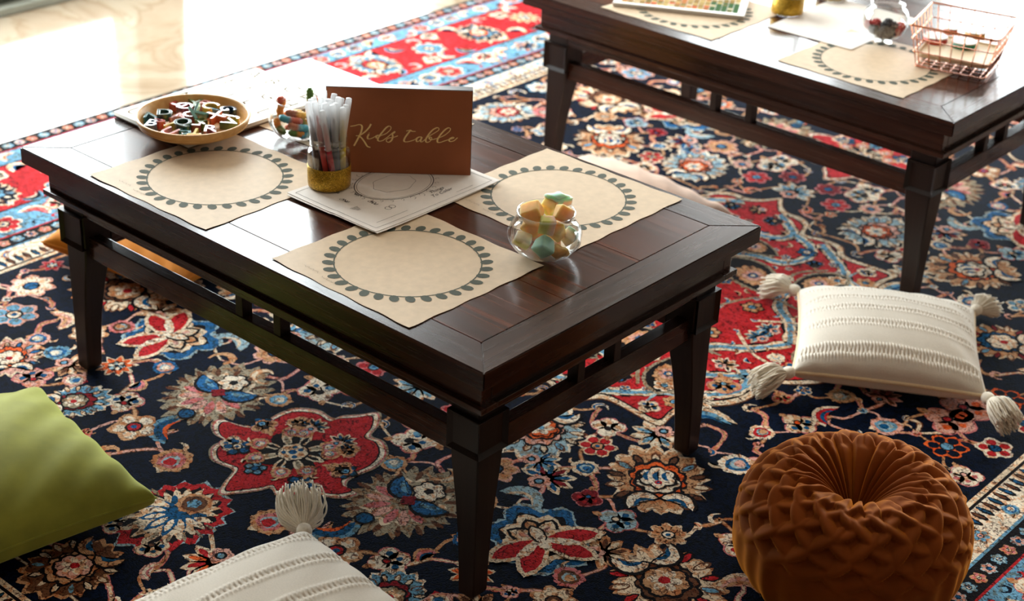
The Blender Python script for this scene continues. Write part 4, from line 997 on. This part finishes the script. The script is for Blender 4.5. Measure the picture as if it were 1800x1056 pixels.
WM = [('orange', 'green', [(.020, .004, .030), (.022, .008, .052), (.023, .010, .070), (.0225, .011, .086)], 'orange and green gummy worm standing up out of the sweet bowl'),
      ('red', 'orange', [(-.030, -.006, .060), (-.034, -.002, .066), (-.030, .002, .062), (-.034, -.008, .048), (-.030, -.014, .034)], 'red and orange gummy worm hooked over inside the bowl rim'),
      ('blue', 'red', [(-.032, -.022, .041), (-.020, -.032, .040), (-.004, -.028, .036), (.012, -.022, .033)], 'blue and red gummy worm lying across the heap in the bowl'),
      ('brown', 'yellow', [(-.022, -.010, .045), (-.008, -.012, .044), (.006, -.010, .041), (.018, -.006, .038)], 'brown and yellow gummy worm on top of the heap in the bowl'),
      ('brown', 'blue', [(-.014, -.038, .032), (-.002, -.040, .029), (.012, -.036, .026), (.024, -.028, .024)], 'brown and blue gummy worm pressed against the bowl side'),
      ('green', 'orange', [(-.014, -.038, .018), (-.002, -.040, .017), (.008, -.038, .016), (.016, -.034, .014)], 'green and orange gummy worm low in the sweet bowl'),
      ('blue', 'green', [(.006, -.038, .0125), (.018, -.034, .012), (.028, -.024, .014), (.034, -.012, .018)], 'blue and green gummy worm at the bottom of the sweet bowl'),
      ('orange', 'green', [(-.040, -.016, .036), (-.038, -.020, .026), (-.032, -.024, .018), (-.022, -.030, .012)], 'orange and green gummy worm curving down the bowl side'),
      ('orange', 'yellow', [(-.034, .004, .030), (-.022, .012, .034), (-.006, .014, .036), (.006, .020, .034)], 'orange and yellow gummy worm inside the heap in the bowl'),
      ('yellow', 'brown', [(.020, -.022, .040), (.028, -.012, .044), (.034, 0, .042), (.030, .014, .040)], 'yellow and brown gummy worm curled along the bowl side'),
      ('green', 'yellow', [(-.010, -.014, .024), (.004, -.006, .026), (.018, .002, .024), (.026, .012, .022)], 'green and yellow gummy worm inside the heap'),
      ('red', 'orange', [(-.024, -.006, .014), (-.010, .006, .014), (.004, .014, .014), (.018, .018, .014)], 'red and orange gummy worm under the heap'),
      ('orange', 'red', [(.032, .006, .050), (.034, .012, .058), (.031, .018, .061), (.026, .022, .054)], 'orange and red gummy worm poking up at the bowl neck')]
for ca, cb, P, lb in WM: worm([G3(q[0] * .9, q[1] * .9, q[2] + .001) for q in P], ca, cb, lb)
# marker jar
def glitter(name, c, rough=.35):
    m, nt, b, o = new_mat(name)
    vo = N(nt, 'ShaderNodeTexVoronoi'); vo.inputs['Scale'].default_value = 900; nt.links.new(coords(nt), vo.inputs['Vector'])
    sep = N(nt, 'ShaderNodeSeparateColor'); nt.links.new(vo.outputs['Color'], sep.inputs[0])
    L = lin(c); nt.links.new(ramp(nt, sep.outputs[0], [(0, tuple(x * .35 for x in L)), (.6, L), (.88, L), (1, tuple(min(1, x * 1.6 + .1) for x in L))]), b.inputs['Base Color'])
    b.inputs['Metallic'].default_value = .55; b.inputs['Roughness'].default_value = rough
    bump(nt, sep.outputs[1], .8, .0008, b); return m
M_GLIT = glitter('gold_glitter', (206, 160, 40))
def frosted():
    m, nt, b, o = new_mat('frosted_plastic')
    b.inputs['Base Color'].default_value = (.86, .87, .88, 1); b.inputs['Roughness'].default_value = .4
    nz = N(nt, 'ShaderNodeTexNoise'); nz.inputs['Scale'].default_value = 80; nt.links.new(coords(nt), nz.inputs['Vector']); bump(nt, nz.outputs['Fac'], .05, .0005, b)
    tr = N(nt, 'ShaderNodeBsdfTransparent'); tl = N(nt, 'ShaderNodeBsdfTranslucent'); tl.inputs[0].default_value = (.86, .87, .88, 1)
    m1 = N(nt, 'ShaderNodeMixShader'); m1.inputs[0].default_value = .4; nt.links.new(b.outputs[0], m1.inputs[1]); nt.links.new(tl.outputs[0], m1.inputs[2])
    m2 = N(nt, 'ShaderNodeMixShader'); m2.inputs[0].default_value = .42; nt.links.new(m1.outputs[0], m2.inputs[1]); nt.links.new(tr.outputs[0], m2.inputs[2])
    nt.links.new(m2.outputs[0], o.inputs[0]); return m
M_FROST = frosted()
JAR = [(0, 0)] + smooth_prof([(.030, 0), (.0345, .003), (.0355, .010), (.0355, .055), (.0345, .064), (.0300, .070), (.0295, .074), (.0305, .078), (.0300, .083), (.0308, .088)])
def glitter_jar(loc, label, mat=None, band=.040):
    t = glass_vessel('glitter_jar', JAR, .0018, loc, label, 'jar', None)
    lathe('glitter_band', [(.0305, .0008), (.0352, .0030), (.0362, .010), (.0362, band), (.0355, band + .0004)], mat or M_GLIT, t, 64)
    ring = np.arange(49) * 2 * PI / 48
    tubes('thread', [np.c_[.0303 * np.cos(ring), .0303 * np.sin(ring), np.full(49, z)] for z in (.0755, .0815)], [.0011, .0011], M_GLASS, t, 6)
    return t
jc = at(579, 330, ZT); JZ = ZT + .0046
glitter_jar((jc[0], jc[1], JZ), 'clear glass jar with gold glitter band packed with markers')
inks = dict(black=(38, 36, 38), red=(214, 60, 50), teal=(24, 104, 122), navy=(38, 48, 92), dark_green=(36, 70, 54), yellow=(226, 198, 50), orange=(232, 118, 60), grey=(96, 92, 90), brown=(92, 62, 48), blue=(40, 92, 150), charcoal=(54, 52, 54), turquoise=(30, 130, 140), maroon=(104, 34, 40), crimson=(190, 40, 56), indigo=(52, 44, 92), slate=(70, 80, 96), green=(52, 104, 66), mustard=(196, 160, 40), lemon=(236, 220, 90))
IM = {k: plain(k + '_ink', v, .5, .08, 60) for k, v in inks.items()}
hexp = [(0, 0)] + [(math.cos(k * PI / 3), math.sin(k * PI / 3)) for k in range(6)] + [(2 * math.cos(k * PI / 6) * (1 if k % 2 == 0 else .866), 2 * math.sin(k * PI / 6) * (1 if k % 2 == 0 else .866)) for k in range(12)]
order = ['red', 'black', 'teal', 'grey', 'navy', 'orange', 'blue', 'yellow', 'dark_green', 'black', 'yellow', 'brown', 'grey', 'orange', 'brown', 'teal', 'navy', 'dark_green', 'yellow']
# colours by place: yellows to the viewer's right, darks in front and left
hs = sorted(hexp, key=lambda p: np.dot((p[0], p[1]), ux[:2]))
order = ['brown', 'grey', 'charcoal', 'red', 'black', 'turquoise', 'maroon', 'crimson', 'teal', 'navy', 'indigo', 'blue', 'slate', 'dark_green', 'green', 'mustard', 'yellow', 'orange', 'lemon']
mr_ = random.Random(9)
for (hx, hy), ink in zip(hs, order):
    tw_ = .75; base = np.array([jc[0] + (hx * math.cos(tw_) - hy * math.sin(tw_)) * .0112, jc[1] + (hx * math.sin(tw_) + hy * math.cos(tw_)) * .0112, JZ + .0035]); top = np.array([jc[0] + hx * .0172, jc[1] + hy * .0172, JZ + .150 + mr_.uniform(-.006, .008)])
    d = top - base; L = float(np.linalg.norm(d)); q = Vector(d / L).to_track_quat('Z', 'Y')
    mk = empty('marker', tuple(base), 0, '%s marker with a frosted white barrel standing in the glitter jar' % ink.replace('_', ' '), 'marker', 'markers in the glitter jar')
    mk.rotation_mode = 'QUATERNION'; mk.rotation_quaternion = q
    lathe('barrel', [(0, L * .50), (.0050, L * .50), (.0052, L * .52), (.0054, L * .97), (.0048, L * .985), (.0048, L), (0, L)], M_FROST, mk, 14)
    lathe('ink_core', [(0, L * .51), (.0043, L * .51), (.0043, L * .66), (.0020, L * .74), (.0014, L * .84), (0, L * .85)], IM[ink], mk, 10)
    lathe('cap', [(0, 0), (.0036, 0), (.0046, .002), (.0050, L * .52), (0, L * .522)], IM[ink], mk, 14)

# ------------------------------------------------------------------ things on the far table
j2 = at(1383, 24, ZT)
glitter_jar((j2[0], j2[1], ZT + .0018), 'glass jar with gold glitter band near the white framed picture board')
j3 = at(1462, -2, ZT)
glitter_jar((j3[0], j3[1], ZT + .0018), 'glass jar with pale gold band standing near the footed berry bowl', glitter('pale_gold_glitter', (208, 186, 130)))
bc2 = at(1556, 42, ZT + .040); bz2 = ZT + .0012
glass_vessel('berry_bowl', [(0, 0)] + smooth_prof([(.020, 0), (.019, .004), (.020, .008), (.036, .018), (.047, .038), (.0485, .052), (.044, .068), (.0345, .078), (.034, .081), (.036, .084)]), .0018, (bc2[0], bc2[1], bz2), 'footed clear glass bowl holding red and black berry sweets')
M_RB = plain('red_berry', (186, 44, 40), .5, .2, 400, .6); M_BB = plain('black_berry', (34, 26, 34), .45, .2, 400, .6)
def berry_mesh():
    bm = bmesh.new()
    for l, (z, r, n) in enumerate(((-.006, .004, 5), (-.002, .0068, 8), (.0025, .0068, 8), (.0065, .0045, 6), (.0092, .0, 1))):
        for k in range(n):
            a = 2 * PI * (k + .5 * (l % 2)) / n; q = bmesh.ops.create_icosphere(bm, subdivisions=1, radius=.0030); bmesh.ops.translate(bm, vec=(r * math.cos(a), r * math.sin(a), z), verts=q['verts'])
    q = bmesh.ops.create_icosphere(bm, subdivisions=2, radius=.0068); return bm
br = random.Random(4)
BP = [(-.026, -.012, .030, 'b'), (-.012, -.026, .026, 'b'), (-.020, -.004, .040, 'r'), (.006, -.026, .026, 'b'), (.024, -.016, .028, 'r'), (.032, -.004, .034, 'r'), (0, -.010, .024, 'b'), (.004, -.008, .043, 'b'), (-.034, .002, .036, 'r'), (.018, .006, .030, 'b'), (-.010, .012, .028, 'r'), (.012, .020, .032, 'b'), (-.004, -.020, .040, 'b'), (.014, -.016, .040, 'b')]
for r, a, z, k in BP:
    o = bm_obj('berry_sweet', berry_mesh(), M_RB if k == 'r' else M_BB, None, True); o.location = tuple(np.array([bc2[0], bc2[1], bz2]) + ux * r + uy * a + np.array([0, 0, z])); o.rotation_euler = (br.uniform(0, 3), br.uniform(0, 3), br.uniform(0, 3)); o.scale = (1.2,) * 3
    tag(o, ('red' if k == 'r' else 'black') + ' berry-shaped sweet in the footed glass bowl', 'sweet', 'berry sweets in the footed bowl')
# picture board lying on its placemat
M_WHITEF = plain('white_board_frame', (242, 238, 232), .4, .02, 30)
pl, pr = at(1077, 6, ZT + .008), at(1308, 30, ZT + .008); pd = (pr - pl)[:2]; PW = float(np.linalg.norm(pd)); pa = math.atan2(pd[1], pd[0])
pic = empty('picture_board', (pl[0], pl[1], ZT + .0016), pa, 'white framed board with a green and brown picture of small tiles', 'picture')
PH = .20
box('backing_board', (PW / 2, PH / 2, .003), (PW, PH, .005), M_WHITEF, pic)
for c, s in (((PW / 2, .007, .005), (PW, .014, .0075)), ((PW / 2, PH - .007, .005), (PW, .014, .0075)), ((.007, PH / 2, .005), (.014, PH - .028, .0075)), ((PW - .007, PH / 2, .005), (.014, PH - .028, .0075))): box('frame_bar', c, s, M_WHITEF, pic, 0, .001)
pc = [(176, 150, 96), (196, 170, 110), (120, 110, 60), (60, 96, 54), (186, 120, 70), (212, 196, 160), (150, 120, 70), (200, 90, 60)]; PM = [plain('picture_tile_%d' % i, c, .85, .2, 120, 0, .1) for i, c in enumerate(pc)]
pr_ = random.Random(8); nx, ny = 20, 14; tw, tH = (PW - .032) / nx, (PH - .032) / ny; bmt = {}
for i in range(nx):
    for j in range(ny):
        k = 3 if i > nx - 6 and j < 6 and pr_.random() < .8 else pr_.choice((0, 0, 1, 1, 2, 4, 5, 6, 6, 7)); bmt.setdefault(k, []).append((i, j))
TM = {}
for k, cells in bmt.items():
    for i, j in cells:
        if k not in TM:
            bm = bmesh.new(); bm_box(bm, (0, 0, 0), (tw * .9, tH * .9, .0012)); me = bpy.data.meshes.new('picture_tile'); bm.to_mesh(me); bm.free(); me.materials.append(PM[k]); TM[k] = me
        o = bpy.data.objects.new('picture_tile', TM[k]); COL.objects.link(o); o.parent = pic; o.location = (.016 + (i + .5) * tw, .016 + (j + .5) * tH, .006)
# copper wire basket
M_COPPER = plain('copper_wire', (214, 140, 104), .22, .05, 40, 0, .5, 1.0)
RZB = ZT + .096; BBZ = ZT + .006
rim = [at(1600, 42, RZB)[:2], at(1755, 70, RZB)[:2], at(1790, 30, RZB)[:2], at(1640, 2, RZB)[:2]]
ctr = sum(rim) / 4; e1 = (rim[1] - rim[0] + rim[2] - rim[3]) / 2; bw = float(np.linalg.norm(e1)); e1 /= bw; e2 = np.array([-e1[1], e1[0]]); bd = float(np.linalg.norm((rim[3] - rim[0] + rim[2] - rim[1]) / 2))
bk = empty('wire_basket', (ctr[0], ctr[1], ZT + .0016), math.atan2(e1[1], e1[0]), 'copper wire basket holding small round tubs', 'basket')
HZ = .092
def rect(w, d, z, rr=.006):
    P = []
    for cx, cy, a0 in ((w / 2 - rr, d / 2 - rr, 0), (-w / 2 + rr, d / 2 - rr, PI / 2), (-w / 2 + rr, -d / 2 + rr, PI), (w / 2 - rr, -d / 2 + rr, 1.5 * PI)):
        for k in range(4): P.append((cx + rr * math.cos(a0 + k * PI / 6), cy + rr * math.sin(a0 + k * PI / 6), z))
    return np.array(P + P[:1])
shr = .80
tubes('rim_wire', [rect(bw, bd, HZ)], [.0022], M_COPPER, bk, 8)
for fz in (.0022, .034, .062): k = shr + (1 - shr) * fz / HZ; tubes('hoop_wire', [rect(bw * k, bd * k, fz + .0012)], [.0013], M_COPPER, bk, 6)
nw = 7
for i in range(nw):
    u = -.5 + (i + .5) / nw
    tubes('cross_wire', [np.array([(u * bw, -bd / 2, HZ), (u * bw * shr, -bd * shr / 2, .004), (u * bw * shr, -bd * shr / 2 + .004, .0014), (u * bw * shr, bd * shr / 2 - .004, .0014), (u * bw * shr, bd * shr / 2, .004), (u * bw, bd / 2, HZ)])], [.0012], M_COPPER, bk, 6)
    tubes('cross_wire', [np.array([(-bw / 2, u * bd, HZ), (-bw * shr / 2, u * bd * shr, .004), (-bw * shr / 2 + .004, u * bd * shr, .0018), (bw * shr / 2 - .004, u * bd * shr, .0018), (bw * shr / 2, u * bd * shr, .004), (bw / 2, u * bd, HZ)])], [.0012], M_COPPER, bk, 6)
M_LID = plain('white_paint_block', (240, 238, 232), .35, .03, 30)
M_TRAYW = plain('pale_box_wood', (240, 218, 186), .5, .08, 30)
IZ = ZT + .0255
wt = empty('wooden_insert', (ctr[0], ctr[1], IZ), math.atan2(e1[1], e1[0]), 'shallow pale wooden tray wedged in the wire basket under the tubs', 'tray')
def rrect(w, d, r): return [(sx * (w / 2 - r) + r * math.cos(a0 + k * PI / 10), sy * (d / 2 - r) + r * math.sin(a0 + k * PI / 10)) for sx, sy, a0 in ((1, 1, 0), (-1, 1, PI / 2), (-1, -1, PI), (1, -1, 1.5 * PI)) for k in range(6)]
iw, idp = bw * .83, bd * .83
prism('floor_panel', rrect(iw, idp, .016), 0, .005, M_TRAYW, wt, .001)
lp = np.array([(x, y, .0065) for x, y in rrect(iw - .004, idp - .004, .015)]); tubes('raised_edge', [np.vstack([lp, lp[:2]])], [.0028], M_TRAYW, wt, 8)
for px, py, cn, c, r in ((1645, 62, 'red', (206, 62, 40), .0255), (1695, 71, 'green', (20, 122, 82), .0260), (1715, 54, 'yellow', (226, 170, 40), .0215), (1672, 48, 'brick red', (196, 74, 50), .0150)):
    p = at(px, py, IZ + .0185); loc = ((p[0] - ctr[0]), (p[1] - ctr[1]))
    t = empty('paint_tub', (p[0], p[1], IZ + .0050), .6, '%s sided round tub with a white split top in the wire basket' % cn, 'tub', 'round tubs in the wire basket')
    lathe('side', [(0, 0), (r * .96, 0), (r, .0015), (r, .0105), (0, .0105)], plain(cn + '_tub', c, .35, .05, 30), t, 36)
    for s in (-1, 1):
        P = [(s * .0006 + s * (r * .97 * math.sin(a)) , r * .97 * math.cos(a)) for a in np.linspace(0.04, PI - .04, 14)]
        prism('half_lid', P if s < 0 else P[::-1], .0105, .0135, M_LID, t, .0006)
# ------------------------------------------------------------------ cushions
def pillow_grid(w, d, t, nu, nv, pinch=.06, seed=0, wr=.004, relief=None, pw=.40, floor_f=.55):
    """two puffed faces sharing a seam; returns verts, faces, seam points. z=0 is the seam plane"""
    r = random.Random(seed); K = [(r.uniform(4, 12), r.uniform(4, 12), r.uniform(0, 6.28), r.uniform(.4, 1)) for _ in range(6)]
    us = np.sin(np.linspace(-PI / 2, PI / 2, nu)) * .35 + np.linspace(-1, 1, nu) * .65; vs = np.sin(np.linspace(-PI / 2, PI / 2, nv)) * .35 + np.linspace(-1, 1, nv) * .65
    U, Vv = np.meshgrid(us, vs)
    X = w / 2 * U * (1 - pinch * (1 - Vv ** 2)); Y = d / 2 * Vv * (1 - pinch * (1 - U ** 2))
    Hh = (np.clip(1 - U ** 2, 0, 1) * np.clip(1 - Vv ** 2, 0, 1)) ** pw
    wv = sum(a * np.sin(kx * U + ky * Vv + p) for kx, ky, p, a in K) / 6
    edge = np.clip(1 - Hh, 0, 1) * np.clip(Hh * 3, 0, 1)
    top = t / 2 * Hh + wr * wv * Hh ** .5 + wr * .8 * edge * np.sin(U * 17 + Vv * 13 + seed)
    if relief is not None: top = top + relief(U, Vv) * np.clip(Hh * 4, 0, 1)
    bot = -t / 2 * floor_f * Hh ** .6
    v = [tuple(p) for p in np.c_[X.ravel(), Y.ravel(), top.ravel()]] + [tuple(p) for p in np.c_[X.ravel(), Y.ravel(), bot.ravel() - 1e-5]]
    f = []; o = nu * nv
    for j in range(nv - 1):
        for i in range(nu - 1):
            a = j * nu + i; f.append((a, a + 1, a + nu + 1, a + nu)); f.append((o + a, o + a + nu, o + a + nu + 1, o + a + 1))
    n = 24; P = []
    for k in range(n): P.append((-1 + 2 * k / n, -1))
    for k in range(n): P.append((1, -1 + 2 * k / n))
    for k in range(n): P.append((1 - 2 * k / n, 1))
    for k in range(n): P.append((-1, 1 - 2 * k / n))
    seam = np.array([(w / 2 * u * (1 - pinch * (1 - q * q)), d / 2 * q * (1 - pinch * (1 - u * u)), 0) for u, q in P])
    return v, f, seam, t / 2 * floor_f
def fabric(name, c, scale, bmp=.4, var=.06):
    m = plain(name, c, .85, var, scale, bmp, .15, sheen=.15); return m
M_COTTON = fabric('cream_cotton', (224, 214, 199), 420, .25, .05); M_YARN = fabric('cream_yarn', (240, 229, 210), 300, .2, .06); M_PIPE = fabric('cream_piping', (232, 208, 170), 300, .2, .06)
def rows(positions, nw, amp=.0016, across='v'):
    def f(U, Vv):
        A, B = (U, Vv) if across == 'v' else (Vv, U)
        z = np.zeros_like(U)
        for p, wd, *ax in positions:
            q = (B - p) / wd; band = np.exp(-(q * 1.0) ** 4)
            braid = np.exp(-((np.abs(q) - .62) / .30) ** 2) * (.55 + .45 * np.sin(A * nw * PI + np.sign(q) * 1.2 + q * 5))
            hole = -1.3 * np.exp(-(q / .22) ** 2) * np.clip(np.sin(A * nw * PI * .8), 0, 1)
            z = z + amp * (ax[0] if ax else 1) * (braid + hole) * band
        return z
    return f
def tassel(parent, pos, ang, L, seed, droop=.012, z=0):
    """knot and a skirt of strands, pointing along ang"""
    r = random.Random(seed); d = np.array([math.cos(ang), math.sin(ang), 0]); s = np.array([-d[1], d[0], 0]); p0 = np.array(pos, float)
    v = []; f = []
    head = empty('tassel', (0, 0, 0)); head.parent = parent
    bm = bmesh.new(); bmesh.ops.create_uvsphere(bm, u_segments=16, v_segments=10, radius=.0125)
    for q in bm.verts: q.co *= 1 + .05 * math.sin(q.co.z * 900)
    M = Matrix.Translation(tuple(p0 + d * .012)) @ Matrix.Rotation(ang, 4, 'Z') @ Matrix.Diagonal((1.15, 1, .95, 1)); bmesh.ops.transform(bm, matrix=M, verts=bm.verts)
    bm_obj('knot', bm, M_YARN, head, True)
    paths = []; rads = []
    for k in range(220):
        a = r.uniform(0, 2 * PI); q = math.sqrt(r.random()); sp = (.028 if droop > 0 else .036) * q; ln = L * r.uniform(.82, 1.06)
        off = s * math.cos(a) + np.array([0, 0, 1]) * math.sin(a) * .8
        b0_ = p0 + d * .020 + off * .008 * q
        m1 = p0 + d * (.020 + ln * .4) + off * (sp * .95); e = p0 + d * (.020 + ln) + off * sp * 1.05 + np.array([0, 0, -droop * r.uniform(.6, 1.3)])
        m2 = (m1 + e) / 2 + off * .002 + s * r.uniform(-.004, .004)
        P = spline([b0_, m1, m2, e], 3)
        P[:, 2] = np.maximum(P[:, 2], z); paths.append(P); rads.append(np.linspace(.0018, .0013, len(P)))
    sk = tubes('fringe', paths, rads, M_YARN, head, 5); sk['kind'] = 'stuff'
    return head
def cushion(loc, rz, tilt, w, d, t, label, positions, nw, across, seed):
    v, f, seam, low = pillow_grid(w, d, t, *((420, 200) if across == 'v' else (200, 420)), .045, seed, .003, rows(positions, nw, across=across), .36, .55 if seed == 3 else .85)
    T = empty('tasselled_cushion', (loc[0], loc[1], low + .0005), rz, label, 'cushion')
    mesh('cover', v, f, M_COTTON, T, True)
    o = tubes('piping', [np.vstack([seam, seam[:2]])], [.0038], M_PIPE, T, 8)
    for k, (sx, sy) in enumerate(((1, 1), (1, -1), (-1, 1), (-1, -1))):
        tassel(T, (sx * w / 2 * .985, sy * d / 2 * .985, 0), math.atan2(sy * d, sx * w) + (.25, -.2, .3, -.25)[k], (.060 if seed == 3 else .070), seed * 7 + k, (.016 if seed == 3 else -.012), -low + .001)
    return T
wc4 = [np.array(p) for p in ((.341, .847), (.637, 1.028), (.805, .749), (.517, .569))]
wcc = sum(wc4) / 4
cushion(wcc + np.array([-.012, .018]), math.radians(31), 0, .350, .335, .135, 'cream cotton cushion with corner tassels lying by a leg of the wire basket table', [(-.80, .13, 1.9), (-.30, .10), (.06, .09), (.36, .09), (.66, .09)], 58, 'v', 3)
cushion((.434, -.653), math.radians(-7), 0, .400, .430, .155, 'cream cotton cushion with corner tassels and openwork rows, beside the green velvet cushion', [(-.80, .085, 1.7), (-.40, .085, 1.7), (0, .085, 1.7), (.4, .085), (.8, .08)], 58, 'u', 5)
M_GREEN = velvet('olive_green_velvet', (128, 126, 46), .9, (200, 206, 120)); M_MUST = velvet('mustard_velvet', (196, 118, 30), .8, (230, 160, 70))
def velvet_cushion(loc, rz, w, d, t, mat, label, seed, tip=(0, 0), fl=.62):
    v, f, seam, low = pillow_grid(w, d, t, 110, 110, .075, seed, .006, None, .40, fl)
    T = empty('velvet_cushion', (loc[0], loc[1], low + .0005 + (loc[2] if len(loc) > 2 else 0)), rz, label, 'cushion'); T.rotation_euler = (tip[0], tip[1], rz)
    mesh('cover', v, f, mat, T, True); tubes('seam', [np.vstack([seam, seam[:2]])], [.0016], mat, T, 6); return T
velvet_cushion((-.226, -.672), math.radians(-9), .410, .410, .165, M_GREEN, 'olive green velvet cushion lying flat on the rug', 4)
velvet_cushion((-.755, .110), math.radians(8), .36, .34, .120, M_MUST, 'mustard velvet cushion on the rug, partly under the sign table', 9)

# ------------------------------------------------------------------ round pleated poufs
def pouf(name, loc, Rr, Hh, mat, label, seed, rz=0):
    nt, ns = 540, 200
    # profile: from the sunk centre over the crown and down the side to the underside
    base = np.array([(.004, .092), (.010, .110), (.022, .135), (.045, .164), (.070, .184), (.094, .191), (.122, .187), (.147, .171), (.166, .147), (.177, .118), (.180, .095), (.176, .060), (.160, .028), (.132, .006), (.10, .0), (.0, .0)])
    base[:, 0] *= Rr / .18; base[:, 1] *= Hh / .188
    p = spline(base, 16); L = np.r_[0, np.cumsum(np.linalg.norm(np.diff(p, axis=0), axis=1))]; L /= L[-1]
    s = np.linspace(0, 1, ns) ** 1.05; P = np.c_[np.interp(s, L, p[:, 0]), np.interp(s, L, p[:, 1])]
    tg = np.gradient(P, axis=0); nr = np.c_[-tg[:, 1], tg[:, 0]]; nr /= np.linalg.norm(nr, axis=1)[:, None] + 1e-9
    if nr[ns // 3, 1] < 0: nr = -nr
    th = np.arange(nt) * 2 * PI / nt; S, Th = np.meshgrid(s, th)
    # radial pleats in the hollow: asymmetric folds
    npl = 24; ph = (Th * npl / (2 * PI) + .28 * np.sin(2 * Th) + .2 * np.sin(5 * Th + 1) + .9 * S) % 1
    fold = np.where(ph < .78, np.sin(ph / .78 * PI / 2) ** .8, np.cos((ph - .78) / .22 * PI / 2))
    s1 = float(np.interp(.100 * Rr / .18, p[:80, 0], L[:80])); s2 = s1 + .23
    w_pl = np.clip((S - .02) / .12, 0, 1) * np.clip((s1 + .05 - S) / .08, 0, 1)
    disp = .0165 * (fold - .6) * w_pl * np.clip(.25 + S * 2.2, 0, 1)
    # smocked band: overlapping leaf folds leaning left and right in alternate rows
    nrow = 5; ncol = 17; hs = (s2 - s1) / nrow; best = np.full(S.shape, 0.0); cw = 2 * PI * Rr * .88 / ncol; ch = .026
    for r in range(nrow + 1):
        sc_ = s1 + hs * r
        for sg in (-1, 1):
            for dc in (-1, 0, 1):
                c = Th * ncol / (2 * PI) + (.5 if r % 2 else 0) + (.25 if sg > 0 else -.25); ci = (np.floor(c) + dc) % ncol
                j1 = np.sin(ci * 12.9 + r * 7.7 + sg); j2 = np.sin(ci * 5.3 + r * 3.1 + sg * 2)
                x = ((c % 1) - .5 - dc) * cw; y = (S - sc_) / hs * ch + .004 * j2; a = (.62 + .18 * j1) * sg
                u = x * np.cos(a) + y * np.sin(a); v = -x * np.sin(a) + y * np.cos(a) + .10 * u * np.abs(u) / .04
                leaf = np.clip(1 - (u / (.036 + .005 * j2)) ** 2 - (v / .0120) ** 2, 0, 1) ** .4
                best = np.maximum(best, leaf * (.62 + .40 * np.clip(v / .0120, -1, 1) + .14 * j1))
    w_sm = np.clip((S - s1 + .03) / .05, 0, 1) * np.clip((s2 + .04 - S) / .06, 0, 1)
    disp = disp + .0150 * (best - .45) * w_sm
    # puckers running down the side
    rr = random.Random(seed); pk = sum(rr.uniform(.3, 1) * np.sin(Th * k + rr.uniform(0, 6.28) + 2 * S) for k in (11, 17, 22, 29)) / 3
    disp = disp + .0042 * pk * np.clip((S - s2) / .05, 0, 1) * np.clip((.90 - S) / .22, 0, 1) + .002 * np.sin(2 * Th + 1) * np.clip(S, 0, 1)
    Rad = P[:, 0][None, :] + nr[:, 0][None, :] * disp; Z = P[:, 1][None, :] + nr[:, 1][None, :] * disp
    Rad = np.maximum(Rad, .0005); Z = np.maximum(Z, .0)
    V = np.stack([Rad * np.cos(Th), Rad * np.sin(Th), Z], -1).reshape(-1, 3)
    a = np.arange(nt)[:, None]; b = np.arange(ns - 1)[None, :]; a2 = (a + 1) % nt
    F = np.stack([a * ns + b, a * ns + b + 1, a2 * ns + b + 1, a2 * ns + b], -1).reshape(-1, 4)
    T = empty(name, (loc[0], loc[1], 0.0005), rz, label, 'pouf'); T.rotation_euler = (0, 0, rz)
    me = bpy.data.meshes.new('cover'); me.vertices.add(len(V)); me.vertices.foreach_set('co', V.ravel()); me.loops.add(F.size); me.loops.foreach_set('vertex_index', F.ravel().astype(np.int32)); me.polygons.add(len(F)); me.polygons.foreach_set('loop_start', (np.arange(len(F)) * 4).astype(np.int32)); me.update(calc_edges=True); me.validate()
    bm = bmesh.new(); bm.from_mesh(me); bmesh.ops.recalc_face_normals(bm, faces=bm.faces); bm.to_mesh(me); bm.free()
    link('cover', me, mat, T, True)
    bm = bmesh.new(); bmesh.ops.create_uvsphere(bm, u_segments=24, v_segments=10, radius=.010); bmesh.ops.scale(bm, vec=(1, 1, .45), verts=bm.verts); bmesh.ops.translate(bm, vec=(0, 0, .100 * Hh / .188), verts=bm.verts); bm_obj('centre_button', bm, mat, T, True)
    return T
M_RUST = velvet('rust_velvet', (126, 58, 8), 1.0, (250, 160, 56)); M_BLUSH = velvet('blush_velvet', (232, 198, 176), .5, (240, 210, 190))
pouf('pleated_pouf', (.882, .142), .179, .200, M_RUST, 'round rust velvet pouf with pleated centre and smocked band', 2, .4)
velvet_cushion((-.185, .868), math.radians(-2), .42, .40, .155, M_BLUSH, 'blush velvet cushion on the rug between the two tables', 12)
